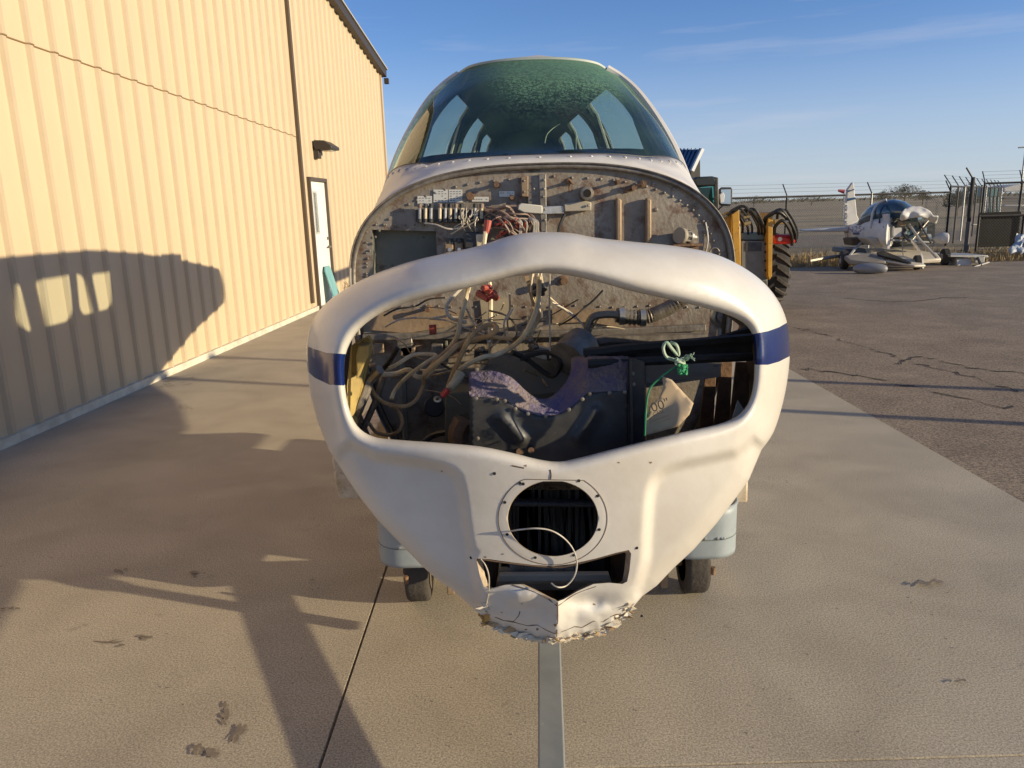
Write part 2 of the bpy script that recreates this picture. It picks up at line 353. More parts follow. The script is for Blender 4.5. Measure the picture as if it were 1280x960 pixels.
for i in range(5):
    for x0, x1 in ((-3.9, -.605), (-.605, 2.70)): slab(x0, x1, ys[i], ys[i+1])
# damp spots and scuffs on the slab
def blot(px, py, rx, ry, seed, ang=0):
    rnd = random.Random(seed); c = Vector(G(px, py, .0025)); b = MB(); n = 18; vs = [c]
    for i in range(n):
        a = 2*math.pi*i/n; k = .65+.5*rnd.random(); x = math.cos(a)*rx*k; y = math.sin(a)*ry*k
        vs.append(c+Vector((x*math.cos(ang)-y*math.sin(ang), x*math.sin(ang)+y*math.cos(ang), 0)))
    b.add(vs, [(0, 1+i, 1+(i+1) % n) for i in range(n)]); return b
stb = MB()
for k, (px, py, rx, ry, a) in enumerate([(204, 857, .016, .012, 0), (148, 802, .06, .012, .2), (178, 796, .022, .014, .2), (280, 892, .016, .04, .3), (268, 940, .02, .035, .2), (300, 912, .015, .04, -.2), (248, 936, .014, .03, .6),
                                        (147, 714, .02, .012, 0), (247, 717, .03, .012, .1), (12, 762, .03, .01, 0), (1198, 852, .02, .012, .2), (390, 727, .02, .008, .0), (237, 509, .03, .02, 0), (218, 482, .06, .03, .2), (1160, 730, .05, .02, .3), (310, 886, .01, .006, 0), (92, 611, .012, .008, 0), (66, 700, .01, .006, 0)]):
    rq_ = random.Random(k*7+1)
    for j in range(7 if rx*ry > 2e-4 else 2):
        t = blot(px+rq_.gauss(0, rx*220), py+rq_.gauss(0, ry*110), rx*rq_.uniform(.2, .65), ry*rq_.uniform(.2, .7), k*9+j, a+rq_.uniform(-.5, .5)); stb.add([(p[0], p[1], p[2]-.0018+.00012*(j+k*7)) for p in t.v], t.f)
tag(stb.build('damp_spots', stain, smooth=False), kind='structure')
gr = MB(); rq_ = random.Random(77)
for k in range(900):
    x, y_ = rq_.uniform(-3.2, 3.6), 1.2+abs(rq_.gauss(0, 2.6)); s_ = rq_.uniform(.0012, .0035); c = (x, y_, s_*.5)
    gr.add([(x-s_, y_, 0.0005), (x, y_-s_, .0005), (x+s_, y_, .0005), (x, y_+s_, .0005), (x+s_*.2, y_, s_*1.2)], [(0, 1, 4), (1, 2, 4), (2, 3, 4), (3, 0, 4)])
tag(gr.build('grit', mat('grit', (.30, .25, .19), (.12, .10, .08), 3, .9), smooth=False), 'fine grit scattered over the concrete slabs', 'grit', kind='stuff')
# cracks in the asphalt
cr = MB()
rnd = random.Random(5)
for (pts) in [[(985, 408), (1020, 415), (1060, 428), (1110, 442), (1150, 455), (1210, 470), (1280, 492)], [(1120, 455), (1150, 447), (1210, 458), (1280, 466)], [(1050, 372), (1120, 377), (1200, 372), (1280, 380)], [(1000, 460), (1080, 470), (1160, 488), (1280, 512)]]:
    P3 = [Vector(G(*p, .0005)) for p in pts]; P3 = catmull(P3, 8); L = []
    for i, p in enumerate(P3):
        wv = .012+.01*rnd.random(); p = p+Vector((rnd.uniform(-.04, .04), rnd.uniform(-.08, .08), 0)); L += [p+Vector((0, -wv, 0)), p+Vector((0, wv, 0))]
    cr.add(L, [(2*i, 2*i+2, 2*i+3, 2*i+1) for i in range(len(P3)-1)])
tag(cr.build('asphalt_cracks', mat('crack_tar', (.035, .028, .022), rough=.9), smooth=False), kind='structure')
# ------------------------------------------------------------------ hangar
ha, hb_ = Vector((-3.75, 5.39, 0)), Vector((-3.31, 12.93, 0)); hd = (hb_-ha).normalized(); hn = Vector((hd.y, -hd.x, 0))   # hn points to +x
def H(y, z, o=0.):                        # point on the hangar wall: distance ahead y, height z, offset o out of the wall
    t = (y-ha.y)/hd.y; p = ha+hd*t+hn*o; return Vector((p.x, p.y, z))
hangar = empty('metal_hangar', H(12, 0), 'tan ribbed metal hangar wall along the left side of the apron', 'building')
YE = 19.35
def roofz(y): return 4.80+(YE-y)*.152
pitch = .305
def panel_mesh(z0, z1a, z1b, y0):
    b = MB(); prof = [(0, 0), (.125, 0), (.137, .004), (.149, 0), (.155, 0), (.167, .004), (.179, 0), (.232, 0), (.25, .032), (.287, .032), (.305, 0)]
    prof = [(0, 0), (.228, 0), (.247, .030), (.286, .030), (.305, 0)]
    vs = []
    for dy, o in prof:
        zt = z1a+(z1b-z1a)*dy/pitch; vs += [H(y0+dy, z0, o), H(y0+dy, zt, o)]
    b.add(vs, [(2*i, 2*i+2, 2*i+3, 2*i+1) for i in range(len(prof)-1)]); 
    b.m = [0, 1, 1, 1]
    return b
y = 1.6; k = 0
SEAM = lambda yy: 2.985-(yy-6.14)*.0235
lastz = None
while y < YE-.02:
    if y < 12.75:
        s0, s1 = SEAM(y), SEAM(y+pitch)
        b = panel_mesh(.07, s0, s1, y); b.build('siding_panel', [siding, siding2], hangar, smooth=False)
        b = panel_mesh(s0-.03, roofz(y), roofz(y+pitch), y); b.v = [tuple(Vector(v)+hn*.003) for v in b.v]
        b.build('siding_panel', [siding, siding2], hangar, smooth=False)
    else:
        if 13.1 < y+.15 < 14.1:
            b = panel_mesh(2.2, roofz(y), roofz(y+pitch), y)
        else: b = panel_mesh(.07, roofz(y), roofz(y+pitch), y)
        b.build('siding_panel', [siding, siding2], hangar, smooth=False)
    y += pitch
b = MB()
yy = 1.6; L = []
while yy < 12.6:
    for dy, o in [(0, 0), (.228, 0), (.247, .030), (.286, .030)]: L.append(H(yy+dy, SEAM(yy+dy)-.027, o+.006))
    yy += pitch
b.tube(L, .006, n=4, smooth=False)
b.build('panel_seam', mat('seam_brown', (.30, .20, .11), rough=.7), hangar, smooth=False)
b = MB(); b.bar(H(13.1, 2.9, .034), H(13.1, 2.9001, .034), .01, .01); b = MB()
b.box(H(12.84, 3.0, .03), (.045, .08, 5.7), Matrix.Rotation(-math.atan2(hd.x, hd.y), 3, 'Z')); b.build('corner_trim', mat('trim_brown', (.10, .07, .045), rough=.5), hangar, smooth=False)
b = MB(); b.bar(H(1.6, .035, .02), H(13.1, .035, .02), .06, .07); b.bar(H(14.12, .035, .02), H(YE, .035, .02), .06, .07); b.build('base_flashing', trim_pale, hangar, smooth=False)
b = MB(); b.bar(H(YE, 2.4, .0), H(YE+.06, 2.4, .0), .1, 4.78); b.build('end_trim', siding2, hangar, smooth=False)
b = MB(); b.bar(H(1.6, roofz(1.6)+.06, .06), H(YE+.25, roofz(YE+.25)+.06, .06), .16, .17); b.build('rake_trim', trim_dark, hangar, smooth=False)
b = MB(); b.bar(H(1.6, roofz(1.6)+.165, .02), H(YE+.3, roofz(YE+.3)+.165, .02), .3, .03); b.build('roof_edge', mat('roof_pale', (.45, .42, .36), rough=.5), hangar, smooth=False)
b = MB(); b.box(H(10.55, 2.35, -6.2), (11.9, 18.0, 4.6), Matrix.Rotation(-math.atan2(hd.x, hd.y), 3, 'Z')); b.build('building_core', siding2, hangar, smooth=False)
b = MB(); b.box(H(YE+.3, 4.66, .12), (.1, .14, .12)); b.build('gutter_end', trim_dark, hangar, smooth=False)
# door
RZ = Matrix.Rotation(-math.atan2(hd.x, hd.y), 3, 'Z')
b = MB()
b.box(H(13.15, 1.1, .02), (.09, .06, 2.2), RZ); b.box(H(14.09, 1.1, .02), (.09, .06, 2.2), RZ); b.box(H(13.62, 2.17, .02), (.09, .98, .06), RZ)
fr = b.build('door_frame', mat('frame_brown', (.09, .065, .045), rough=.5), hangar, smooth=False)
b = MB(); b.box(H(13.62, 1.07, .0), (.05, .92, 2.12), RZ); door = b.build('door', white_door, hangar, smooth=False)
b = MB(); b.box(H(13.45, 1.62, .028), (.012, .17, .66), RZ); b.build('door_window', dark_glass, door, smooth=False)
b = MB(); b.box(H(13.45, 1.62, .03), (.008, .22, .72), RZ); b.build('window_frame', mat('dw_frame', (.5, .5, .46), rough=.5), door, smooth=False)
b = MB(); b.cyl(H(13.98, 1.02, .02), H(13.98, 1.02, .09), .022, n=10); b.cyl(H(13.99, 1.02, .085), H(13.88, 1.02, .085), .012, n=8); b.cyl(H(13.98, 1.17, .02), H(13.98, 1.17, .05), .028, n=10); b.build('door_handle', steel, door)
b = MB(); b.box(H(13.62, .03, .05), (.16, .9, .03), RZ); b.build('door_sill', steel, hangar, smooth=False)
tb_ = MB(); p0 = H(13.72, 0, .16); tb_.prism([H(13.50, .04, .22), H(13.86, .04, .22), H(13.86, .62, .07), H(13.80, .70, .06), H(13.56, .70, .06), H(13.50, .62, .07)], hn*.02)  # added slab; its teal stands in for tinted shade on the lower door
tag(tb_.build('teal_shade_patch', mat('teal_shade', (.16, .36, .36), (.24, .44, .42), 5, .5)), 'added pale teal board leaning against the foot of the white hangar door', 'patch')
# wall lamp
wl = empty('wall_lamp', H(14.2, 2.7, .1), 'dark hooded wall lamp mounted above the white hangar door', 'lamp')
b = MB(); vs = []
for yy in (13.62, 14.12):
    vs += [H(yy, 2.72, .02), H(yy, 2.82, .03), H(yy, 2.81, .20), H(yy, 2.72, .33), H(yy, 2.67, .33), H(yy, 2.66, .06)]
b.add(vs, [(0, 1, 2, 3, 4, 5), (11, 10, 9, 8, 7, 6)]+[(i, 6+i, 6+(i+1) % 6, (i+1) % 6) for i in range(6)]); b.build('lamp_hood', trim_dark, wl, bevel=.01)
b = MB(); b.box(H(13.72, 2.6, .05), (.09, .14, .16), RZ); b.build('lamp_mount', trim_dark, wl, bevel=.006)
b = MB(); b.box(H(13.9, 2.66, .2), (.16, .3, .02), RZ); b.build('lamp_lens', mat('lens', (.35, .33, .28), rough=.2), wl)
# green plant / tool by the door foot is only its shade; small weed at wall foot
b = MB()
rnd = random.Random(3)
for i in range(26):
    p = H(15.0+rnd.uniform(-.25, .25), 0, .12+rnd.uniform(-.06, .08)); b.tube([p, p+Vector((rnd.uniform(-.05, .05), rnd.uniform(-.08, .08), .12+rnd.random()*.1)), p+Vector((rnd.uniform(-.12, .12), rnd.uniform(-.15, .15), .16+rnd.random()*.2))], .004, n=3, k=2)
tag(b.build('dry_weed', mat('weed', (.16, .11, .05), rough=.9)), 'small dry brown weed growing at the hangar wall beyond the door', 'plant')
# ------------------------------------------------------------------ airplane
plane = empty('airplane_fuselage', (.10, 3.0, 0), 'white wingless light airplane fuselage with gutted engine bay, open nose cowling and blue stripe', 'airplane')
TB = [  # Y, centre x, half width, zc, height up, height down, exponent
 (2.42, .105, .60, 1.36, .365, .76, 2.6), (2.62, .108, .60, 1.385, .405, .78, 2.55), (2.85, .112, .60, 1.42, .515, .81, 2.45), (3.1, .118, .60, 1.46, .625, .85, 2.4), (3.4, .125, .60, 1.50, .715, .88, 2.4),
 (3.8, .13, .56, 1.52, .73, .90, 2.5), (4.8, .14, .48, 1.52, .72, .88, 2.5), (5.6, .15, .40, 1.55, .68, .80, 2.4), (6.4, .16, .31, 1.60, .55, .65, 2.2), (7.3, .17, .22, 1.66, .35, .42, 2.1), (8.15, .18, .14, 1.65, .20, .22, 2.)]
TBA = np.array(TB)
def sec(Y, t, grow=0.):
    v = [np.interp(Y, TBA[:, 0], TBA[:, i]) for i in range(1, 7)]; cx, wd, zc, hu, hd2, n = v
    a = t*math.pi; s, c = math.sin(a), math.cos(a); e = 2/n
    if c < 0: e2 = 2/2.5; x = (wd+grow)*math.copysign(abs(s)**e2, s); z = zc-(hd2+grow)*abs(c)**e2
    else: x = (wd+grow)*math.copysign(abs(s)**e, s); z = zc+(hu+grow)*abs(c)**e
    return (cx+x, Y, z)
def to3(V, T, f, mb=None, mi=0):
    mb = mb or MB(); return mb.add([f(*p) for p in V], [tuple(map(int, t)) for t in T], mi)
# windshield region in (Y,t)
def base_c(t): return 2.525+.515*abs(t/.40)**1.9
basec = [(base_c(t), t) for t in np.linspace(-.40, .40, 33)]
def side_c(sg, rev=False):
    L = [(3.04, .40), (3.14, .345), (3.25, .29), (3.36, .235), (3.43, .19), (3.44, .15)]
    L = [(a, b*sg) for a, b in L]; return L[::-1] if rev else L
topc = [(3.33+.11*abs(t/.15)**2, t) for t in np.linspace(.15, -.15, 13)]
glass_poly = basec+side_c(1)[1:]+topc[1:]+side_c(-1, True)[1:-1]
AS = 1.9   # metres per unit t, so the mesh is even
def sc(L): return [(a, b*AS) for a, b in L]
def un(f): return lambda a, b: f(a, b/AS)
V, T, L = surf(sc(glass_poly), [], .05, bstep=.03)
def glassf(Y, t):
    x, y, z = sec(Y, t); return (x, y, z)
ws = to3(V, T, un(glassf)).build('windshield', glassmat('windshield_plastic', (.62, .76, .70), frost=.06, frostcol=(.22, .42, .30), masks=True), plane, ang=180)
# white deck strip between firewall and windshield
strip = [(2.425, t) for t in np.linspace(-.5, .5, 41)]+[(3.1, .5)]+[(base_c(t)+.0, t) for t in np.linspace(.40, -.40, 33)]+[(3.1, -.5)]
strip[41:42] = [(3.04, .5)]; strip[-1] = (3.04, -.5)
V, T, L = surf(sc(strip), [], .06, bstep=.03)
to3(V, T, un(lambda Y, t: sec(Y, t, .004))).build('windshield_fairing', fus_white, plane, ang=180, solid=-.004)
b = MB()
for s_ in np.linspace(-.385, .385, 27):
    Y = base_c(s_)-.035; p = Vector(sec(Y, s_, .004)); q = Vector(sec(Y, s_, .02)); nn = (q-p).normalized(); b.lathe(p-nn*.001, nn, [(0, .006), (.0025, .0055), (.0035, .003)], n=8)
b.build('rivets', fus_white, plane, kind='stuff')
# cabin and tail shell with window openings
wins = []
def rr_win(y0, y1, t0, t1, r=.05, slant=0.):
    c = []; tt = r/AS
    for cx_, cy_, a0 in ((y1-r, t1-tt, 0), (y0+r, t1-tt, 90), (y0+r, t0+tt, 180), (y1-r, t0+tt, 270)):
        for k in range(0, 91, 18): a = R(a0+k); c.append((cx_+r*math.cos(a)+slant*(t1-cy_), cy_+tt*math.sin(a)))
    return c
WL = [(3.58, 4.44, .19, .49, .09), (4.62, 5.28, .19, .49, .09), (5.40, 5.86, .21, .485, .07)]
for sg in (1, -1):
    for (a, b_, t0, t1, r_) in WL:
        q = rr_win(a, b_, t0, t1, r_); wins.append([(u, v*sg) for u, v in q])
half = [(2.425, 1.0), (2.425, .5), (3.04, .5), (3.04, .40)]+[(a, b_) for a, b_ in side_c(1)[1:]]
shell = half+[(a, t) for a, t in topc[1:]]+side_c(-1, True)[1:-1]+[(3.04, -.40), (3.04, -.5), (2.425, -.5), (2.425, -1.0)]+[(8.15, -1.0), (8.15, 1.0)]
V, T, L = surf(sc(shell), [sc(x) for x in wins], .11, bstep=.045)
cab = to3(V, T, un(sec)).build('cabin_shell', fus_white, plane, ang=60)
V2 = V
b = MB()
def inner(Y, t): return sec(Y, t, -.02)
to3(V, T, un(inner), b)
for q in wins:                            # window reveals
    for i in range(len(q)):
        a, c = q[i], q[(i+1) % len(q)]; b.add([sec(*a), sec(*c), inner(*c), inner(*a)], [(0, 1, 2, 3)])
b.build('cabin_lining', mat('lining', (.045, .05, .042), (.025, .028, .024), 6, .85), plane, ang=60)
pane = glassmat('window_plastic', (.86, .92, .92))
for q in wins:
    V, T, L = surf(sc(q), [], .12, bstep=.05); pn = to3(V, T, un(lambda Y, t: sec(Y, t, -.012))).build('side_window', pane, plane, ang=180)
    b = MB(); b.tube([sec(a, c, .002) for a, c in q], .008, n=5, smooth=False, closed=True); b.build('window_frame', fus_white, pn)
b = MB(); b.add([sec(8.15, t) for t in np.linspace(-1, .95, 30)], [tuple(range(30))]); b.build('tail_bulkhead', metal_gr, plane)
b = MB(); b.prism([(.155, 6.3, 1.9), (.155, 7.18, 1.85), (.155, 7.22, 2.09), (.155, 6.8, 2.12)], (.04, 0, 0)); b.build('fin_stub', fus_white, plane, bevel=.01)
# windshield rim, door pillars
for sg in (1, -1):
    pts = [sec(a, c, .004) for a, c in [(2.9, .40*sg), (3.04, .40*sg)]+side_c(sg)[1:]]
    b = MB(); b.tube(pts[1:], .013 if sg < 0 else .019, n=8); b.build('windshield_post', fus_white, plane)
b = MB(); b.tube([sec(a, c, .002) for a, c in side_c(1, True)[:1]+topc+side_c(-1)[-1:]], .008, n=6); b.build('windshield_header', mat('header_paint', (.35, .40, .36), rough=.5), plane)
b = MB(); b.tube([sec(a, c, .0) for a, c in basec], .006, n=6); b.build('windshield_seal', blackw, plane)
for Y0 in (3.52, 4.53):                    # frames inside the cabin
    b = MB(); b.tube([sec(Y0, t, -.04) for t in np.linspace(-.6, .6, 31)], .014, n=6); b.build('cabin_frame', mat('frame_olive', (.07, .075, .055), rough=.6), plane)
# glare shield and seats inside, seen dimly
b = MB(); pts = [sec(2.64+.4*abs(t/.38)**2, t, -.02) for t in np.linspace(-.38, .38, 21)]; back = [(p[0]*.93+.01, 3.15, 1.62) for p in pts]
b.add(pts+back, [(i, i+1, 21+i+1, 21+i) for i in range(20)]); b.build('glare_shield', mat('glare', (.02, .022, .018), rough=.9), plane)
for x in (-.17, .42):
    b = MB(); b.box((x, 4.0, 1.25), (.40, .12, .70), Matrix.Rotation(R(-10), 3, 'X')); b.box((x, 3.75, .9), (.42, .5, .12)); b.build('seat', mat('seat_cloth', (.05, .045, .04), rough=.9), plane, bevel=.05)
# floor bulkhead behind seats
b = MB(); b.add([sec(5.95, t, -.04) for t in np.linspace(-1, .95, 30)], [tuple(range(30))]); b.build('rear_bulkhead', mat('lining2', (.04, .045, .04), rough=.9), plane)
# loose wires in the cabin
b = MB(); b.tube([P(681, 179, 2.95), P(684, 168, 3.0), P(692, 160, 3.05), P(700, 155, 3.05)], .0018, n=4); b.tube([P(720, 198, 2.9), P(720, 182, 2.95), P(720, 165, 3.0)], .0018, n=4); b.build('stray_wire', whitew, plane)
# ---- firewall
FY = 2.44
def fw_pt(px, py, y=FY): return P(px, py, y)
prof = [(sec(FY, t, -.006)[0], sec(FY, t, -.006)[2]) for t in np.linspace(-1, .97, 60)]
def uv_px(px, py): p = P(px, py, FY); return (p[0], p[2])
recess = [uv_px(*q) for q in [(465, 287), (545, 289), (547, 345), (467, 350)]]
SPLIT = uv_px(690, 388)[1]
V, T, L = surf(prof, [recess], .06, bstep=.03)
fw = to3(V, T, lambda x, z: (x, FY, z)).build('firewall', metal_fw, plane, ang=180)
p = [Vector((x, FY, z)) for x, z in recess]; b = MB(); off = Vector((0, .05, 0))
for i in range(4): b.add([p[i], p[(i+1) % 4], p[(i+1) % 4]+off, p[i]+off], [(0, 1, 2, 3)])
b.add([q+off for q in p], [(0, 1, 2, 3)]); b.build('recess_box', metal_gr, fw, smooth=False)
# rim flange round the firewall arch
arch = [sec(2.425, t, .003) for t in np.linspace(-.56, .56, 61)]; b = MB()
n_ = len(arch); arch2 = [sec(2.425, t, -.013) for t in np.linspace(-.56, .56, 61)]
b.add(arch+arch2, [(i, i+1, n_+i+1, n_+i) for i in range(n_-1)]); b.build('rim_flange', steel, fw, solid=.004)
b = MB(); b.tube([sec(2.422, t, .004) for t in np.linspace(-.56, .56, 61)], .0025, n=5, smooth=False); b.build('rim_edge', steel, fw)
def screw(b, p, r=.006, n=8, out=(0, -1, 0)): b.lathe(Vector(p), out, [(0, r), (.003, r*.9), (.004, r*.5)], n=n)
b = MB()
for t in np.linspace(-.5, .5, 46):
    p = sec(FY, t, -.045 if abs(t) > .02 else -.04); screw(b, (p[0], FY-.001, p[2]), .0045)
for px in range(470, 560, 12): screw(b, fw_pt(px, 281), .0035)
for py in range(290, 345, 13): screw(b, fw_pt(458, py), .0035)
for q in [(770, 226), (842, 236), (870, 256), (881, 290), (820, 262), (862, 300), (840, 228), (812, 278), (817, 230)]: screw(b, fw_pt(*q), .007)
for k in range(28): screw(b, fw_pt(455+k*15.5, 383+1.2*math.sin(k)), .004)
b.build('rivets', steel, fw, kind='stuff')
# placards
def plate(name, x0, y0, x1, y1, m, t=.002, y=FY-.002, parent=fw, bevel=0):
    b = MB(); c = [P(x0, y0, y), P(x1, y0, y), P(x1, y1, y), P(x0, y1, y)]; b.prism(c, (0, -t, 0)); return b.build(name, m, parent, smooth=False, bevel=bevel)
def ticks(b, x0, y0, x1, y1, rows, cols, y, rnd):
    for r_ in range(rows):
        for c_ in range(cols):
            if rnd.random() < .25: continue
            cx_ = x0+(x1-x0)*(c_+.5)/cols; cy_ = y0+(y1-y0)*(r_+.5)/rows; b.prism([P(cx_-.9, cy_-.35, y), P(cx_+.9, cy_-.35, y), P(cx_+.9, cy_+.35, y), P(cx_-.9, cy_+.35, y)], (0, -.0004, 0))
rnd = random.Random(11)
for (x0, y0, x1, y1, m, rows, cols) in [(522, 245, 540, 257, label_w, 3, 4), (542, 237, 560, 253, label_w, 5, 4), (561, 237, 578, 253, label_w, 5, 4), (590, 246, 611, 252, label_w, 1, 6), (624, 239, 643, 246, alu, 2, 6)]:
    pl = plate('placard', x0, y0, x1, y1, m)
    b = MB(); ticks(b, x0+1, y0+1, x1-1, y1-1, rows, cols, FY-.0045, rnd); b.build('placard_print', label_k, pl, smooth=False, kind='stuff')
# fuse row with tube holders
rail = plate('terminal_strip', 520, 262, 608, 277, black, .012, FY-.001)
xs = [525, 532, 539, 550, 557, 563, 570, 577, 594, 602]
for i, px in enumerate(xs):
    b = MB(); a = Vector(P(px, 258, FY-.026)); c = Vector(P(px-.3, 275, FY-.026)); b.cyl(a, c, .0052, n=8)
    f_ = b.build('fuse', cream if i % 2 else alu, fw)
    b = MB(); b.lathe(a, (a-c), [(-.004, .0075), (.007, .0075), (.009, .004)], n=8); b.build('fuse_cap', purplew if i % 3 == 0 else black, f_)
    b = MB(); b.lathe(c, (c-a), [(-.004, .0075), (.007, .0075), (.009, .004)], n=8); b.build('fuse_cap', black, f_)
# relays
for (x, y_) in [(562, 308), (574, 308)]:
    b = MB(); b.box(P(x, y_+2, FY-.02), (.026, .035, .040)); r_ = b.build('relay', tanmetal, fw, bevel=.003)
    b = MB(); b.cyl(P(x, y_-10, FY-.03), P(x, y_-4, FY-.03), .011, n=10); b.build('relay_coil', black, r_)
    b = MB(); b.cyl(P(x, y_+4, FY-.045), P(x, y_+4, FY-.037), .006, n=8); b.build('terminal_stud', alu, r_)
b = MB(); b.box(P(590, 300, FY-.03), (.045, .04, .05)); b.build('contactor', black, fw, bevel=.004)
b = MB(); b.box(P(600, 303, FY-.045), (.022, .02, .05)); b.build('contactor_post', cream, fw, bevel=.003)
# centre channel, brackets
b = MB(); b.prism([P(659, 220, FY-.002), P(680, 219, FY-.002), P(681, 330, FY-.002), P(661, 330, FY-.002)], (0, -.022, 0)); b.build('centre_channel', steel, fw, bevel=.002)
b = MB(); b.prism([P(651, 221, FY-.003), P(660, 220, FY-.003), P(660, 246, FY-.003), P(652, 246, FY-.003)], (0, -.03, 0)); b.build('angle_bracket', tanmetal, fw, bevel=.002)
b = MB(); b.prism([P(673, 218, FY-.003), P(682, 218, FY-.003), P(683, 300, FY-.003), P(676, 300, FY-.003)], (0, -.030, 0)); b.build('drilled_strip', steel, fw, bevel=.002)
b = MB(); b.prism([P(648, 256, FY-.035), P(652, 254, FY-.035), P(678, 257, FY-.035), P(678, 267, FY-.035), P(655, 266, FY-.035), P(647, 262, FY-.035)], (0, -.012, 0)); b.build('pale_bracket', mat('bracket_cream', (.62, .58, .48), rough=.5), fw, bevel=.003)
b = MB(); b.prism([P(678, 258, FY-.028), P(705, 257, FY-.018), P(705, 267, FY-.018), P(678, 268, FY-.028)], (0, -.008, 0)); b.build('link_bracket', alu, fw, bevel=.002)
b = MB(); b.prism([P(704, 255, FY-.003), P(730, 251, FY-.003), P(738, 253, FY-.003), P(738, 263, FY-.003), P(705, 265, FY-.003)], (0, -.028, 0)); b.build('end_bracket', mat('bracket_tan', (.44, .38, .28), rough=.5), fw, bevel=.003)
bs_ = MB()
for q in [(655, 226), (655, 240), (680, 225), (680, 236), (679, 246), (681, 262), (735, 257), (667, 236), (681, 275), (682, 290)]: screw(bs_, P(*q, FY-.034), .004)
bs_.build('bracket_screws', steel, fw, kind='stuff')
# pass-through fitting with dark bore
a = Vector(P(732, 242, FY)); b = MB(); b.lathe(a, (0, -1, 0), [(0, .022), (.05, .020), (.052, .012), (.03, .011)], n=18); ft = b.build('pass_through_fitting', steel, fw)
b = MB(); b.cyl(a+Vector((0, -.045, 0)), a+Vector((0, -.0525, 0)), .0115, n=14); b.build('fitting_bore', joint_dark, ft)
b = MB(); b.box(P(740, 243, FY-.02), (.016, .02, .012)); b.cyl(P(740, 243, FY), P(740, 243, FY-.035), .006, n=6); b.build('fitting_bolt', rusty, ft)
def knob(px, py, L=.035, r=.006, m=rusty, name='valve_stub'):
    b = MB(); p = Vector(P(px, py, FY)); b.lathe(p, (0, -1, 0), [(0, r*1.9), (.006, r*1.9), (.007, r), (L, r), (L+.001, r*1.5), (L+.010, r*1.5)], n=8); return b.build(name, m, fw)
for q in [(711, 228), (771, 228), (790, 235), (803, 230), (621, 231), (640, 247), (588, 245), (785, 237), (704, 350), (536, 385)]: knob(*q, L=random.uniform(.02, .05), r=random.uniform(.004, .008))
# twisted bits on the stubs
b = MB(); b.tube([P(705, 226, FY-.04), P(711, 224, FY-.045), P(717, 231, FY-.04)], .003, n=5); b.tube([P(711, 226, FY-.04), P(712, 240, FY-.03)], .0025, n=5); b.tube([P(779, 240, FY-.03), P(790, 234, FY-.04), P(804, 229, FY-.05)], .004, n=5); b.build('bent_clip', rusty, fw)
# two ribs
for x in (772, 809):
    b = MB(); c = [P(x-3, 247, FY-.002), P(x+4, 249, FY-.002), P(x+4, 325, FY-.002), P(x-3, 325, FY-.002)]; b.prism(c, (0, -.022, 0)); b.build('stiffener_rib', tanmetal, fw, bevel=.005)
# chrome breather on the right
a = Vector(P(862, 296, FY-.01)); ax = Vector((-.75, -.65, .12)).normalized(); b = MB()
b.lathe(a, ax, [(-.03, .010), (0, .010), (.001, .021), (.012, .021)], n=18); br = b.build('breather_canister', alu, fw)
b = MB(); b.lathe(a+ax*.012, ax, [(0, .0175), (.028, .0175)], n=18); b.build('breather_core', black, br)
b = MB(); b.lathe(a+ax*.038, ax, [(0, .024), (.012, .026), (.016, .024), (.0165, .006)], n=18); b.build('breather_face', mat('face_tan', (.34, .29, .21), rough=.5), br)
for k in range(8):
    t = 2*math.pi*k/8; q = ax.to_track_quat('Z', 'Y').to_matrix() @ Vector((math.cos(t)*.019, math.sin(t)*.019, 0)); b = MB(); b.cyl(a+ax*.012+q, a+ax*.04+q, .003, n=5); b.build('breather_slat', alu, br)
b = MB(); b.box(P(858, 306, FY-.03), (.09, .05, .006)); b.box(P(862, 311, FY-.02), (.05, .03, .02)); b.build('breather_shelf', rusty, fw)
b = MB(); b.tube([P(893+6*math.cos(a_), 316+6*math.sin(a_), FY-.03) for a_ in np.linspace(0, 6.0, 12)], .003, n=6); b.build('ring_eye', steel, fw)
b = MB(); b.tube([P(882, 278, FY-.006), P(885, 300, FY-.006), P(880, 325, FY-.006)], .003, n=5); b.build('door_seam', alu, fw)
b = MB(); b.tube([P(706, 268, FY-.02), P(699, 285, FY-.03), P(696, 310, FY-.03)], .005, n=6); b.build('hose_stub', blackw, fw)
# ---- wire bundle above the arch
bun = MB(); rnd = random.Random(21)
for k in range(26):
    x0, y0 = rnd.uniform(600, 625), rnd.uniform(258, 285); x1, y1 = rnd.uniform(640, 668), rnd.uniform(270, 310)
    pts = [P(x0, y0, FY-rnd.uniform(.01, .05)), P((x0+x1)/2+rnd.uniform(-8, 8), (y0+y1)/2-rnd.uniform(0, 14), FY-rnd.uniform(.04, .10)), P(x1, y1, FY-rnd.uniform(.02, .06)), P(x1-rnd.uniform(-8, 8), y1+25, FY-rnd.uniform(.02, .06))]
    bun.tube(pts, rnd.choice([.002, .0028, .0035]), n=5, k=4)
bun.build('wire_bundle', purplew, fw, kind='stuff')
bun = MB()
for k in range(16):
    x0, y0 = rnd.uniform(578, 600), rnd.uniform(258, 272); x1, y1 = rnd.uniform(560, 600), rnd.uniform(276, 296)
    bun.tube([P(x0, y0, FY-.02), P(x0+rnd.uniform(-10, 5), (y0+y1)/2, FY-.06), P(x1, y1, FY-.03)], .0016, n=4, k=4)
for k in range(10):
    x0 = rnd.uniform(640, 665); bun.tube([P(x0, 270+rnd.uniform(0, 8), FY-.05), P(x0+8, 278, FY-.08), P(x0+6, 300, FY-.07)], .0025, n=5, k=5)
bun.tube([P(530, 279, FY-.03), P(545, 281, FY-.045), P(560, 286, FY-.05), P(575, 284, FY-.04), P(590, 270, FY-.03), P(598, 262, FY-.03)], .0025, n=5)
bun.build('wire_bundle', whitew, fw, kind='stuff')
b = MB()
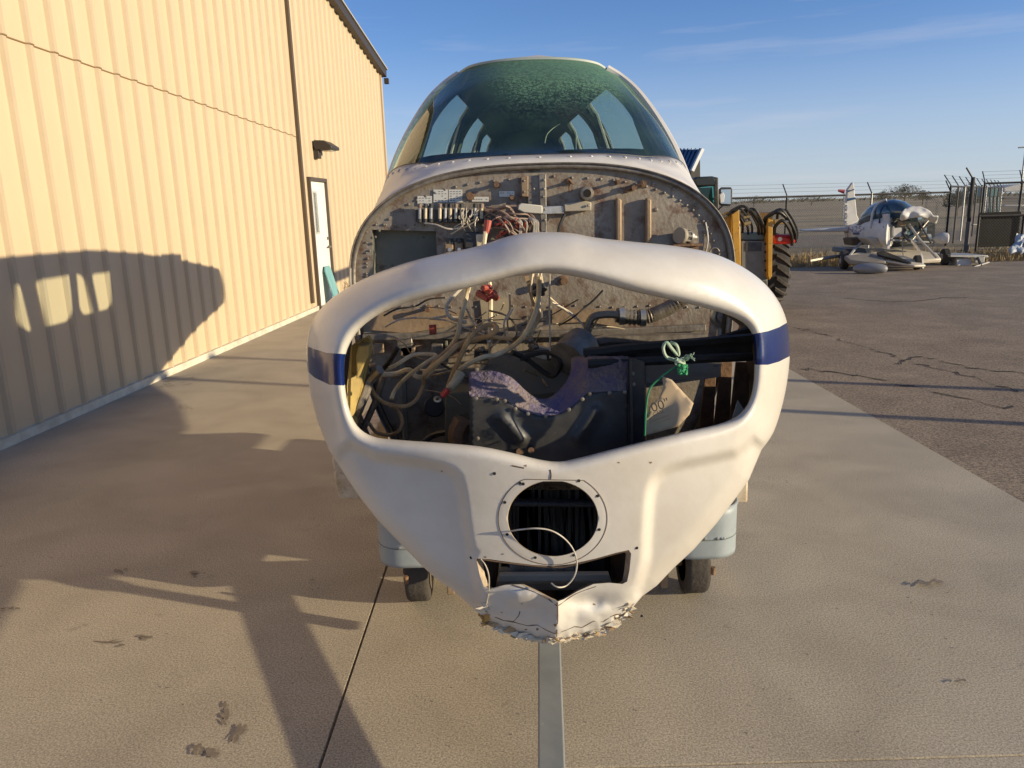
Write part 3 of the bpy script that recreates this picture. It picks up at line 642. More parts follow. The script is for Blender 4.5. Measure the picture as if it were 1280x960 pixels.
for k in range(14): b.box(P(rnd.uniform(606, 655), rnd.uniform(270, 300), FY-.05), (rnd.uniform(.01, .03),)*3, Matrix.Rotation(rnd.random(), 3, 'Y'))
b.build('connectors', black, fw, bevel=.002, kind='stuff')
b = MB()
for k in range(9): b.cyl(P(rnd.uniform(615, 660), rnd.uniform(272, 300), FY-.08), P(rnd.uniform(615, 660), rnd.uniform(272, 300), FY-.07), .004, n=6)
b.build('terminal_sleeves', redp, fw, kind='stuff')
# big red boot and its cable
b = MB(); b.tube([P(610, 276, 2.34), P(609, 284, 2.335), P(607, 292, 2.33)], lambda t: .012-.004*t, n=10); rb = b.build('red_terminal_boot', redp, fw)
b = MB(); b.tube([P(607, 290, 2.33), P(605, 304, 2.32), P(604, 330, 2.31), P(612, 356, 2.30), P(613, 400, 2.28), P(611, 439, 2.26), P(600, 463, 2.25)], .0075, n=8); b.build('battery_cable', cream, rb)
# ---- engine bay seen through the cowling mouth
def px_quad(name, pts, y, d, m, parent=plane, bevel=0.):
    b = MB(); b.prism([P(a, c, y) if not isinstance(y, (list, tuple)) else P(a, c, y[i]) for i, (a, c) in enumerate(pts)], (0, -d, 0)); return b.build(name, m, parent, smooth=False, bevel=bevel)
bay = fw
px_quad('lower_plate', [(690, 386), (800, 388), (790, 400), (770, 408), (735, 402), (690, 404)], FY-.004, .006, tanmetal, bay)
px_quad('lower_plate', [(455, 392), (540, 386), (585, 392), (560, 408), (510, 416), (462, 412)], FY-.004, .006, tanmetal, bay)
px_quad('stiffener_channel', [(455, 416), (690, 412), (800, 408), (880, 404), (880, 412), (800, 416), (690, 420), (455, 424)], FY-.004, .03, steel, bay, .003)
px_quad('stiffener_channel', [(500, 424), (506, 424), (512, 560), (505, 560)], FY-.004, .02, metal_gr, bay, .003)
px_quad('stiffener_channel', [(556, 424), (560, 424), (566, 560), (561, 560)], FY-.004, .02, metal_gr, bay, .003)
px_quad('patch_plate', [(528, 442), (560, 440), (562, 470), (530, 472)], FY-.004, .003, metal_fw, bay)
px_quad('patch_plate', [(600, 375), (635, 372), (640, 408), (604, 412)], FY-.004, .004, mat('plate_pale', (.42, .34, .22), (.3, .24, .16), 8, .6), bay)
px_quad('floor_box', [(560, 480), (600, 478), (600, 570), (560, 570)], 2.30, .12, metal_gr, bay, .005)
b = MB(); b.cyl(P(543, 508, 2.40), P(543, 508, 2.34), .034, n=20); b.build('rubber_grommet', blackw, bay, bevel=.004)
b = MB(); rnd = random.Random(4)
for k in range(34): screw(b, P(rnd.uniform(460, 880), rnd.choice([398, 420, 440, 470])+rnd.uniform(-3, 3), FY-.004), .005)
b.build('rivets', steel, bay, kind='stuff')
# left ledge in yellow primer, right inner skin in brown
px_quad('yellow_longeron', [(441, 430), (462, 418), (466, 424), (466, 436), (452, 500), (446, 540), (438, 540), (436, 480)], [2.0, 2.0, 2.05, 2.05, 2.05, 2.0, 2.0, 2.0], .03, yellowp, plane, .004)
px_quad('yellow_bracket', [(452, 428), (465, 427), (465, 440), (450, 470), (449, 440)], 1.98, .05, yellowp, plane, .004)
for i, (x0, x1) in enumerate([(878, 893), (896, 913), (915, 935)]):
    px_quad('inner_skin_slat', [(x0+4, 452), (x1+2, 452), (x1-2, 540), (x0-6, 545)], 2.28-.05*i, .008, rusty, plane, .002)
px_quad('white_scrap', [(922, 500), (930, 512), (920, 528), (914, 526)], 2.0, .003, label_w, plane)
rnd = random.Random(44)
for k in range(14):
    x, y_ = rnd.uniform(600, 770), rnd.uniform(420, 446); m_ = rnd.choice([steel, tanmetal, alu, rusty, black])
    b = MB(); b.box(P(x, y_, 2.22), (rnd.uniform(.015, .05), .03, rnd.uniform(.012, .035)), Matrix.Rotation(rnd.uniform(-.5, .5), 3, 'Y')); b.cyl(P(x, y_, 2.2), P(x+rnd.uniform(-4, 4), y_, 2.17), .007, n=8); b.build('fitting', m_, plane, bevel=.003)
for k in range(7):
    x, y_ = rnd.uniform(470, 570), rnd.uniform(425, 470); b = MB(); b.box(P(x, y_, FY-.02), (rnd.uniform(.02, .05), .03, rnd.uniform(.015, .05))); b.build('bracket', rnd.choice([steel, tanmetal, metal_fw]), plane, bevel=.003)
# engine mount tubes
def tb(name, pts, y, r, m, parent=plane, n=7, k=5, smooth=True):
    b = MB(); P3 = [P(q[0], q[1], q[2] if len(q) > 2 else y) for q in pts]; b.tube(P3, r, n=n, k=k, smooth=smooth); return b.build(name, m, parent)
tb('mount_tube', [(730, 443), (790, 436), (870, 430), (940, 424)], 1.98, .016, blackw, smooth=False)
tb('mount_tube', [(735, 455), (800, 452), (940, 446)], 1.93, .012, blackw, smooth=False)
tb('mount_tube', [(780, 447), (850, 440), (942, 412)], 2.05, .012, blackw, smooth=False)
tb('mount_tube', [(450, 545), (470, 500), (480, 470)], 2.2, .010, steel, smooth=False)
tb('mount_tube', [(690, 440), (760, 426), (880, 424)], 2.25, .02, steel, smooth=False)
tb('mount_tube', [(850, 378), (868, 366), (905, 352)], 2.25, .012, steel, smooth=False)
px_quad('mount_gusset', [(790, 440), (870, 430), (940, 424), (940, 450), (880, 452), (800, 454)], 2.02, .006, black, plane)
px_quad('dark_tray', [(600, 445), (700, 432), (900, 428), (900, 470), (700, 500), (600, 500)], [2.3, 2.3, 2.3, 2.15, 2.15, 2.15], .01, metal_gr, plane)
# funnel, elbow and corrugated hose
a, c = Vector(P(733, 425, 2.15)), Vector(P(712, 446, 2.08)); b = MB(); b.lathe(a, c-a, [(-.015, .012), (0, .014), (.018, .045), (.022, .052), (.11, .052), (.112, .04)], n=22); b.build('metal_canister', steel, plane)
tb('elbow_pipe', [(733, 425), (735, 408), (742, 396), (760, 393), (772, 394)], 2.16, .011, steel)
b = MB(); pts = [Vector(P(*q, 2.2)) for q in [(770, 394), (800, 397), (825, 390), (850, 376), (880, 352)]]; cm = catmull(pts, 14)
b.tube(cm, lambda t: .021+.0025*math.sin(t*170), n=10, smooth=False); hs = b.build('corrugated_hose', steel, plane, ang=80)
for q in [(777, 395), (803, 397)]:
    b = MB(); p = Vector(P(*q, 2.2)); b.cyl(p-Vector((.008, 0, 0)), p+Vector((.008, 0, 0)), .026, n=14); b.build('hose_clamp', alu, hs)
tb('hose', [(895, 385), (892, 398), (900, 410), (898, 425)], 2.1, .010, alu)
tb('hose', [(905, 385), (915, 392), (930, 405), (925, 420)], 2.1, .014, tanmetal)
tb('exhaust_pipe', [(575, 556), (573, 540), (580, 525)], 1.95, .028, rusty)
# cables
W = [
 (cream, .0062, 2.16, [(588, 350), (584, 366), (576, 397), (570, 423), (550, 449), (535, 468), (521, 471), (511, 462), (495, 467), (472, 468)], 'cable'),
 (tanwire, .0060, 2.05, [(558, 492), (563, 475), (574, 449), (587, 423), (602, 409), (616, 406), (621, 411), (613, 419), (598, 424), (575, 430), (555, 447), (530, 467)], 'cable'),
 (cream, .0062, 2.08, [(561, 488), (568, 470), (580, 458), (602, 447), (618, 444), (636, 436), (654, 421), (667, 397), (673, 374), (674, 345)], 'cable'),
 (tanwire, .0050, 2.12, [(463, 484), (470, 495), (482, 504), (505, 508), (520, 500), (529, 481), (532, 468), (550, 445), (576, 428), (602, 421), (640, 424)], 'cable'),
 (cream, .0050, 2.14, [(489, 499), (495, 486), (510, 470), (530, 455), (545, 444), (519, 443), (505, 450), (490, 459), (472, 465)], 'cable'),
 (tanwire, .0048, 2.17, [(488, 507), (498, 514), (503, 528), (497, 540), (485, 544), (470, 540), (462, 530)], 'cable'),
 (whitew, .0026, 2.15, [(637, 367), (637, 388), (631, 400), (630, 410), (634, 426), (644, 436), (652, 450)], 'thin_wire'),
 (whitew, .0022, 2.10, [(687, 343), (687, 390), (688, 448)], 'thin_wire'),
 (whitew, .0026, 2.18, [(690, 378), (712, 390), (725, 402), (735, 415)], 'thin_wire'),
 (cream, .0026, 2.18, [(685, 370), (700, 383), (720, 398)], 'thin_wire'),
 (whitew, .0045, 2.15, [(590, 352), (581, 356), (559, 380), (561, 395), (570, 400), (583, 403)], 'cable'),
 (whitew, .003, 2.2, [(583, 385), (590, 400), (600, 410), (606, 416)], 'thin_wire'),
 (blackw, .006, 2.1, [(468, 470), (480, 460), (490, 447), (497, 435)], 'cable'),
 (steel, .012, 2.02, [(475, 462), (462, 476), (455, 495), (448, 512), (442, 525)], 'loom'),
 (blackw, .007, 2.1, [(640, 440), (660, 450), (690, 470), (700, 450), (680, 440), (650, 448)], 'cable'),
 (blackw, .008, 2.2, [(520, 560), (540, 545), (560, 540)], 'cable'),
]
for m_, r_, y_, pts, nm in W: tb(nm, [(a, c, y_+.02*math.sin(i*1.7)) for i, (a, c) in enumerate(pts)], y_, r_*1.15, m_, plane)
rnd = random.Random(9); mats_ = [cream, tanwire, whitew, steel, blackw]
for mi in range(5):
    b = MB()
    for k in range(5):
        x, y_ = rnd.uniform(465, 720), rnd.uniform(385, 490); L = []; ang = rnd.uniform(-.9, .9)
        for j in range(5): L.append(P(x, y_, 2.2+rnd.uniform(-.06, .12))); ang += rnd.uniform(-.6, .6); x += 22*math.cos(ang); y_ += 14*math.sin(ang)
        b.tube(L, rnd.choice([.0015, .002, .003]), n=4, k=4)
    b.build('loose_wires', mats_[mi], plane, kind='stuff')
# loom hanging in the centre: cream strands
b = MB()
for k in range(12):
    x = 670+rnd.uniform(-6, 7); b.tube([P(x, 342, 2.22), P(x+rnd.uniform(-4, 4), 365, 2.18+rnd.uniform(-.02, .02)), P(672+rnd.uniform(-5, 4), 385, 2.2), P(665+rnd.uniform(-8, 8), 402, 2.2), P(655+rnd.uniform(-10, 10), 420, 2.2)], .0032, n=5, k=4)
b.build('wire_bundle', cream, plane, kind='stuff')
b = MB(); b.box(P(673, 362, 2.15), (.035, .03, .035)); b.cyl(P(668, 368, 2.13), P(682, 358, 2.13), .012, n=8); b.build('loom_clamp', black, plane, bevel=.004)
px_quad('loom_sleeve', [(656, 345), (661, 345), (676, 400), (670, 402)], 2.2, .006, tanwire, plane)
for q in [(598, 366), (606, 362), (618, 366), (620, 372), (612, 360)]:
    b = MB(); p = Vector(P(*q, 2.25)); b.cyl(p, p+Vector((random.uniform(-.03, .03), -.03, random.uniform(-.02, .02))), .011, .008, n=9); b.build('red_terminal_boot', redp, plane)
# taped terminal with ring lug
b = MB(); b.tube([P(576, 466, 2.03), P(570, 476, 2.02), P(562, 486, 2.02)], lambda t: .015-.004*t, n=10); tp = b.build('taped_joint', mat('tape', (.66, .60, .46), (.4, .33, .2), 40, .6), plane)
tb('lug_wire', [(563, 484), (560, 489), (556, 494)], 2.01, .005, tanwire, tp)
b = MB(); b.cyl(P(560, 487, 2.0), P(553, 495, 2.0), .0085, n=10); b.build('red_sleeve', mat('red_bright', (.62, .06, .05), rough=.4), tp)
b = MB(); b.tube([Vector(P(547, 499, 2.0))+Vector((math.cos(a_)*.008, 0, math.sin(a_)*.006)) for a_ in np.linspace(0, 5.6, 8)], .0035, n=6, closed=True); b.build('ring_lug', alu, tp)
b = MB(); b.box(P(541, 412, 2.3), (.022, .01, .03)); b.build('red_tag', redp, plane, bevel=.002)
# ---- baffle box with crinkled seal
BY = 1.86
low = [(587, 496), (600, 497), (615, 498), (631, 500), (638, 505), (646, 511), (660, 517), (681, 521), (700, 518), (712, 512), (722, 503), (735, 492), (756, 490), (785, 489)]
body = low+[(786, 600), (587, 600)]
def bafy(x, y): # pressed beads
    d = 0
    for (ax, ay, bx, by, wd, hh) in [(627, 522, 652, 549, 7, .014), (744, 514, 722, 548, 7, .014)]:
        t = pdist([(ax, ay), (bx, by)], [x], [y], False)[0]; d += hh*math.exp(-(t/wd)**2)
    return BY-d+.00012*abs(x-690)*.3
V, T, L = surf(body, [], 4.5)
baf = to3(V, T, lambda x, y: P(x, y, bafy(x, y))).build('engine_baffle', black, plane, ang=70, solid=.003)
upp = sm2([(586, 466), (602, 464), (618, 465), (636, 471), (646, 479), (656, 489), (668, 497), (680, 500), (692, 495), (704, 484), (712, 472), (715, 460), (716, 448), (733, 446), (760, 446), (785, 446)], 3, False)
seal = list(upp)+low[::-1]
lowa = np.array(low)
def sealy(x, y):
    ly = np.interp(x, lowa[:, 0], lowa[:, 1]); t = max(0, ly-y)/45
    return BY+.006+.09*t+.02*math.sin(x*.045+1)*t+.0035*noise.noise(Vector((x*.22, y*.22, 0)))
V, T, L = surf(seal, [], 3.2)
to3(V, T, lambda x, y: P(x, y, sealy(x, y))).build('crinkled_seal', rubberp, baf, ang=180, solid=.004)
b = MB(); b.prism([P(785, 447, BY-.003), P(804, 452, BY+.01), P(806, 600, BY+.01), (P(786, 600, BY-.003))], (0, .006, 0)); b.prism([P(804, 452, BY+.01), P(806, 452, BY+.12), P(808, 600, BY+.12), P(806, 600, BY+.01)], (.003, 0, 0)); b.build('side_flange', black, baf, smooth=False)
b = MB(); b.bar(P(788, 449, BY-.006), P(790, 560, BY-.006), .012, .006); b.build('flange_lip', black, baf, smooth=False)
for q in [(595, 498), (621, 499), (631, 501), (644, 511), (660, 517), (682, 520), (711, 512), (728, 499), (737, 492), (762, 491), (781, 490), (597, 548), (596, 462), (791, 467), (792, 480)]:
    b = MB(); screw(b, P(*q, BY-.004), .0055, 10); b.build('screw', steel, baf)
b = MB(); b.cyl(P(650, 565, BY-.002), P(650, 565, BY-.012), .010, n=10); b.cyl(P(664, 563, BY-.002), P(664, 563, BY-.012), .008, n=10); b.build('bolt_heads', rusty, baf, kind='stuff')
# ---- nose cowling
OUT_T = [(383, 450), (383.5, 430), (388, 408), (400, 387), (420, 369), (448, 352), (480, 338), (520, 325), (560, 316), (600, 307), (630, 297), (655, 291.5), (685, 290), (715, 291.5), (745, 297), (790, 302), (840, 307), (885, 315), (920, 329), (950, 349), (971, 373), (983, 400), (987, 430), (986, 462), (979, 502), (967, 540), (952, 562)]
OUT_T = sm2(OUT_T, 4, False)
OUT_B = [(936, 600), (915, 629), (895, 655), (867, 687), (842, 710), (821, 732), (803, 745), (792, 758), (785, 764), (781, 772), (773, 773), (768, 783), (760, 784), (752, 792), (741, 791), (731, 797), (722, 795), (712, 802), (700, 800), (690, 804), (680, 802), (668, 803), (660, 796), (648, 795), (636, 788), (628, 790), (617, 782), (605, 779), (603, 772), (588, 758), (565, 737), (547, 725), (525, 705), (503, 682), (472, 650), (450, 622), (430, 592), (411, 562), (398, 530), (388, 495)]
OUTC = OUT_T+OUT_B
OPEN = sm2([(431, 478), (431, 450), (437, 430), (450, 411), (472, 394), (500, 381), (540, 370), (580, 361), (615, 352), (645, 345), (680, 341.5), (715, 345), (750, 353), (790, 364), (840, 375), (885, 386), (915, 396), (934, 408), (942, 425), (943, 455), (941, 485), (934, 506), (920, 521), (895, 531), (850, 541), (800, 553), (760, 563), (725, 572), (698, 577), (672, 574), (640, 566), (600, 558), (550, 553.5), (500, 550), (472, 547), (455, 540), (443, 527), (435, 505)], 3)
HOLE = [(691+57*math.cos(a), max(601.5, 648+47.5*math.sin(a))) for a in np.linspace(0, 2*math.pi, 60, endpoint=False)]
HOLE = [q for i, q in enumerate(HOLE) if not (q[1] == 601.5 and HOLE[i-1][1] == 601.5 and HOLE[(i+1) % 60][1] == 601.5)]
SLOT = [(595, 698), (612, 699), (640, 703), (665, 706), (690, 707.5), (715, 705), (745, 698), (770, 691), (786, 687.5), (789, 692), (787, 712), (784, 727), (778, 730), (762, 728.5), (742, 730), (722, 739), (705, 749), (697, 752), (688, 748), (668, 738), (651, 730.5), (632, 731), (612, 736), (605, 733), (600, 720)]
POCKL = sm2([(425, 562), (470, 570), (520, 577), (552, 583), (570, 593), (577, 615), (582, 650), (590, 700), (600, 750), (604, 800), (500, 800), (400, 700)], 3)
POCKR = sm2([(953, 556), (920, 565), (880, 574), (845, 582), (822, 594), (812, 615), (808, 660), (806, 700), (802, 760), (900, 800), (1000, 700)], 3)
def sstep(x, a, b_): t = np.clip((x-a)/(b_-a), 0, 1); return t*t*(3-2*t)
def cowlY(x, y):
    x = np.asarray(x, float); y = np.asarray(y, float)
    u = (x-685)/300; Y = 1.60+.15*np.abs(u)**2.3*np.where(y < 560, 1, 1.0)
    Y += .13*(np.clip(y-560, 0, 300)/240)**1.6*1.0
    Y += .05*(np.clip(450-y, 0, 200)/160)
    do = pdist(OUTC, x, y); di = np.minimum(pdist(OPEN, x, y), 1e9)
    wO = np.where(y < 540, 46, 34); RO = np.where(y < 540, .17, .06)
    k = sstep(y, 500, 600); wO = 46-20*k; RO = .17-.12*k; 
    t = 1-np.clip(do/wO, 0, 1); Y += RO*(1-np.sqrt(np.clip(1-t*t, 0, 1)))
    t = 1-np.clip(di/15, 0, 1); Y += .042*(1-np.sqrt(np.clip(1-t*t, 0, 1)))
    # band under the mouth stands proud; outboard pockets sit back behind a rounded step
    for pk in (POCKL, POCKR):
        ins = inpoly(pk, x, y); d = pdist(pk, x, y); s_ = np.where(ins, d, -d); Y += .032*sstep(s_, -6, 9)
    wob = np.array([noise.noise(Vector((a*.055, c*.075, 3)))+.5*noise.noise(Vector((a*.12, c*.16, 7))) for a, c in zip(x.ravel(), y.ravel())]).reshape(x.shape)
    Y += .0045*wob*sstep(y, 730, 765)
    # flange round the round hole, lip under the slot, fold and dent in the torn chin
    dh = pdist(HOLE, x, y); Y += -.0008*sstep(dh, 13, 7)*(dh > 0)
    chin = sstep(y, 722, 745); Y += -.05*chin*np.exp(-(np.abs(x-696)/16)); Y += .022*chin*np.exp(-((x-738)/30)**2-((y-752)/9)**2)
    Y += -.02*chin*np.exp(-((x-655)/25)**2-((y-745)/12)**2)
    return Y
STL = [(360, 434), (390, 436), (410, 443), (431, 441)], [(431, 483), (412, 482), (390, 473), (360, 462)]
STR = [(941, 417), (962, 413), (975, 408), (1000, 400)], [(1000, 444), (975, 452), (960, 456), (941, 456)]
lines = [[(384.5, 433), (392, 436), (408, 441), (430, 442.5)], [(384.5, 464), (393, 472), (412, 481), (429.5, 482)], [(944, 417), (960, 414), (974, 409), (984.3, 403)], [(944.5, 456), (960, 456), (974, 452), (985.5, 446)]]
V, T, LP = surf(OUTC, [OPEN, HOLE, SLOT], 4.2, lines=lines, rings=(.8, 2.0, 4.0, 6.5, 9.5, 13.0), bstep=3.4)
YV = cowlY(V[:, 0], V[:, 1])
sp1 = sm2(lines[0]+lines[1][::-1], 1); cen = V[T].mean(1)
blue = inpoly([(370, 431)]+lines[0]+[(436, 443), (436, 482.5)]+lines[1][::-1]+[(370, 460)], cen[:, 0], cen[:, 1]) | inpoly([(940, 417)]+lines[2]+[(996, 399), (996, 444)]+lines[3][::-1]+[(940, 456)], cen[:, 0], cen[:, 1])
b = MB()
b.add([P(V[i, 0], V[i, 1], YV[i]) for i in range(len(V))], [tuple(map(int, t)) for t in T])
b.m = [1 if q else 0 for q in blue]
cow = b.build('nose_cowling', [paint, bluep], plane, ang=75)
me = cow.data
# skirts behind the outline and turned-in lips
def loopY(L): L = np.array(L); return cowlY(L[:, 0], L[:, 1])
def skirt(L, stages, name, m, parent, both=True):
    b = MB(); n = len(L); rings = []
    for st in stages:
        ring = []
        for i, (x, y) in enumerate(L): ring.append(st(x, y, LY[i]))
        rings.append(ring)
    for r_ in rings: b.v += r_
    for k in range(len(rings)-1):
        for i in range(n): b.f.append((k*n+i, k*n+(i+1) % n, (k+1)*n+(i+1) % n, (k+1)*n+i)); b.m.append(0)
    return b.build(name, m, parent, ang=60)
LO = LP[0]; LY = loopY(LO)
def shr(x, y, s): return 690+(x-690)*s, 452+(y-452)*s
def st1(x, y, Y): return P(*shr(x, y, .985), Y+.03)
def st2(x, y, Y):
    k = float(sstep(y, 345, 425)); s = .955*(1-k)+.83*k; s -= .24*float(sstep(y, 560, 760)); YY = (Y+.13)*(1-k)+(2.17+.21*float(sstep(y, 450, 530)))*k
    return P(*shr(x, y, s), YY)
def st0(x, y, Y): return P(x, y, Y)
skirt(LO, [st0, st1, st2], 'cowling_side', [paint], cow)
def sn(f, d): return lambda x, y, Y: f(*shr(x, y, d), Y)
skirt(LO, [sn(st1, .985), sn(st2, .985)], 'side_lining', [paint_in], cow)
LIN = LP[1]; LY = loopY(LIN)
def so1(x, y, Y): return P(*[c+(c-o)*.0 for c, o in zip((x, y), (690, 460))], Y)
def so2(x, y, Y): x2, y2 = shr(x, y, 1.03); return P(x2, y2, Y+.03)
def so3(x, y, Y): x2, y2 = shr(x, y, 1.05); return P(x2, y2, Y+.045)
skirt(LIN, [so1, so2, so3], 'mouth_lip', [paint], cow)
for idx, nm, c0 in ((2, 'hole_lip', (691, 650)), (3, 'slot_frame', (694, 715))):
    LH = LP[idx]; LY = loopY(LH)
    def q1(x, y, Y): return P(x, y, Y)
    def q2(x, y, Y): return P(c0[0]+(x-c0[0])*(.985 if idx == 2 else .93), c0[1]+(y-c0[1])*(.985 if idx == 2 else .96), Y+(.010 if idx == 2 else .03))
    skirt(LH, [q1, q2], nm, [mat('lip_tan', (.52, .42, .30), (.28, .20, .13), 30, .7)], cow)
# inside skin (brown fibreglass)
b = MB(); b.add([P(V[i, 0], V[i, 1], YV[i]+.004) for i in range(len(V))], [tuple(map(int, t)) for t in T]); b.build('cowling_inside', paint_in, cow, ang=60)
# flange ring outline, screw holes
def onc(px, py, o=.001): return P(px, py, float(cowlY([px], [py])[0])-o)
ring_o = [(691+68*math.cos(a), max(599, 648+58*math.sin(a))) for a in np.linspace(0, 2*math.pi, 72, endpoint=False)]
ring_o = [q for i, q in enumerate(ring_o) if not (q[1] == 599 and ring_o[i-1][1] == 599)]
b = MB(); b.tube([onc(*q, .0003) for q in resample(ring_o, 4)], .0010, n=4, smooth=False, closed=True); b.build('flange_edge', mat('grime', (.16, .11, .07), rough=.8), cow)
holes = [(650, 604), (654, 605), (723.5, 601), (747, 620), (749, 662), (717, 694), (669, 697), (634, 668), (631, 628), (589, 697), (796, 685), (618, 592), (802, 770)]
b = MB()
for q in holes: p = Vector(onc(*q, .0008)); b.lathe(p, (0, -1, 0), [(0, .0038), (.0006, .0036)], n=8)
b.build('screw_holes', joint_dark, cow, kind='stuff')
rnd = random.Random(8); b = MB()
for k in range(26):
    x, y = rnd.choice([(rnd.uniform(450, 900), rnd.uniform(566, 590)), (rnd.uniform(600, 790), rnd.uniform(595, 780)), (rnd.uniform(620, 760), rnd.uniform(735, 790)), (rnd.uniform(420, 960), rnd.uniform(370, 520))])
    if inpoly(OPEN, [x], [y])[0] or pdist(OPEN, [x], [y])[0] < 5 or inpoly(HOLE, [x], [y])[0] or inpoly(SLOT, [x], [y])[0] or not inpoly(OUTC, [x], [y])[0]: continue
    r_ = rnd.uniform(.6, 1.7); n = 7; b.add([onc(x+r_*1.6*math.cos(a)*rnd.uniform(.5, 1.2), y+r_*math.sin(a)*rnd.uniform(.5, 1.2), .0007) for a in np.linspace(0, 2*math.pi, n, endpoint=False)], [tuple(range(n))])
b.build('paint_chips', mat('chip_brown', (.24, .16, .10), rough=.9), cow, smooth=False, kind='stuff')
b = MB(); b.tube([onc(688, 587), onc(689, 594), onc(688.5, 599)], .0012, n=4); b.tube([onc(640, 582, .0), onc(655, 585, .0)], .0016, n=4); b.tube([onc(x, y, -.0004) for x, y in [(600, 699), (640, 704.5), (690, 709), (715, 706.5), (770, 692), (784, 688.5)]], .0018, n=4); b.tube([onc(x, y, -.0006) for x, y in [(601, 771), (612, 768), (628, 775), (645, 778), (660, 782), (672, 781), (684, 788), (694, 792), (706, 788), (718, 783), (728, 784), (742, 776), (754, 777), (764, 770), (776, 767)]], .0015, n=4, smooth=False); b.tube([onc(x, y, -.0004) for x, y in [(640, 778), (648, 770), (650, 764)]], .0013, n=4); b.tube([onc(x, y, -.0004) for x, y in [(640, 731), (668, 740), (690, 752), (697, 757), (706, 751), (722, 741), (745, 733)]], .0014, n=4)
b.build('cracks', mat('crack_brown', (.14, .09, .055), rough=.9), cow)
# centre fold seam of the chin
b = MB(); b.tube([onc(697, 753), onc(697, 775), onc(695, 800)], .0016, n=4); b.build('fold_seam', MATS['crack_brown'], cow)
# torn fibreglass
rnd = random.Random(31); tans = [mat('torn_tan', (.50, .34, .18), (.32, .2, .1), 30, .8), mat('torn_white', (.74, .68, .56), (.55, .45, .3), 30, .6), mat('torn_grey', (.34, .27, .2), (.2, .15, .1), 30, .8)]
edge = [q for q in OUT_B if q[1] > 755]; edge = resample(edge, 5.0, False)
for i, (x, y) in enumerate(edge):
    for k in range(2):
        b = MB(); c = Vector(onc(min(max(x, 605), 785), min(y-3, 798), .004+.012*rnd.random())); sz = rnd.uniform(.006, .016)
        n = rnd.choice([4, 5, 6]); tl = Matrix.Rotation(rnd.uniform(-.3, .3), 3, 'X') @ Matrix.Rotation(rnd.uniform(-.3, .3), 3, 'Z')
        pts = [c+Vector((0, 0, -.006+rnd.uniform(-.006, .008)))+tl @ Vector((math.cos(a)*sz*rnd.uniform(.7, 1.7), rnd.uniform(-.004, .004), math.sin(a)*sz*rnd.uniform(.2, .6))) for a in np.linspace(0, 2*math.pi, n, endpoint=False)]
        b.prism(pts, (0, .0025, 0)); b.build('fibreglass_shard', rnd.choice([tans[1], tans[1], tans[1], tans[0]]), cow, smooth=False)
b = MB()
for k in range(12):
    c = Vector(onc(rnd.uniform(600, 610), rnd.uniform(766, 776), .004)); b.box(c, (rnd.uniform(.006, .016), .004, rnd.uniform(.006, .02)), Matrix.Rotation(rnd.uniform(-1, 1), 3, 'Y'))
b.build('torn_foam', mat('foam_ochre', (.50, .28, .07), rough=.9), cow, smooth=False)
# white wires in the hole and slot
b = MB(); b.tube([onc(638, 664, .0), onc(650, 662, .02), onc(670, 660.5, .03), onc(688, 663, .03), onc(704, 672, .03), onc(716, 686, .025), onc(721, 703, .02), onc(718, 720, .03), onc(708, 732, .03), onc(697, 734, .03), onc(689, 729, .03)], .0018, n=6); b.build('stray_wire', whitew, plane)
b = MB(); b.tube([onc(601, 699, .0), onc(607, 707, .01), onc(611, 720, .012), onc(611, 738, .008), onc(608, 755, .004)], .0016, n=6); b.build('stray_wire', whitew, plane)
# radiator inside the chin
RY = 1.98
rad = empty('oil_cooler', (0, 0, 0)); rad.parent = plane; rad.matrix_parent_inverse = Matrix.Translation(plane.location).inverted()
def rq(name, pts, d, m, bevel=0, y=RY): return px_quad(name, pts, y, d, m, rad, bevel)
mat('cooler_dark', (.07, .06, .05), rough=.6)
rq('cooler_core', [(628, 640), (760, 640), (762, 726), (626, 728)], .03, joint_dark)
rq('cooler_frame', [(622, 718), (762, 717), (764, 727), (620, 728)], .05, mat('cooler_cream', (.80, .68, .48), rough=.6), .003)
rq('cooler_frame', [(624, 702), (639, 702), (638, 718), (622, 719)], .05, MATS['cooler_cream'], .003)
for k in range(25):
    x = 640+k*4.6; b = MB(); b.bar(P(x, 612, RY-.035), P(x, 717, RY-.035), .003, .022); b.build('cooler_fin', MATS['cooler_dark'], rad, smooth=False)
rq('cooler_bar', [(640, 616), (746, 618), (746, 623), (640, 622)], .07, black, .004)
rq('cooler_frame', [(624, 714.5), (760, 713.5), (763, 722), (622, 723)], .02, MATS['cooler_cream'], .002, 1.84)
for k in range(20):
    x = 640+k*4.2; b = MB(); b.bar(P(x, 701, 1.85), P(x, 714, 1.85), .0045, .012); b.build('cooler_fin', alu, rad, smooth=False)
# ---- wing stubs
for sg, q in ((-1, [(414, 572), (447, 575), (452, 626), (424, 624), (420, 612)]), (1, [(905, 585), (936, 595), (935, 629), (905, 629)])):
    b = MB(); b.prism([P(a, c, 2.95) for a, c in q], (0, .75, 0)); b.build('wing_root_stub', mat('stub_cream', (.66, .57, .42), (.42, .30, .18), 20, .6, spots=(.22, .12, .06), spot_scale=30, spot_pos=(.6, .66)), plane, bevel=.01)
# underside skirts so the engine bay is closed below
b = MB(); b.box((.10, 3.55, .60), (1.05, 2.3, .06)); b.build('belly_pan', fus_white, plane, bevel=.02)
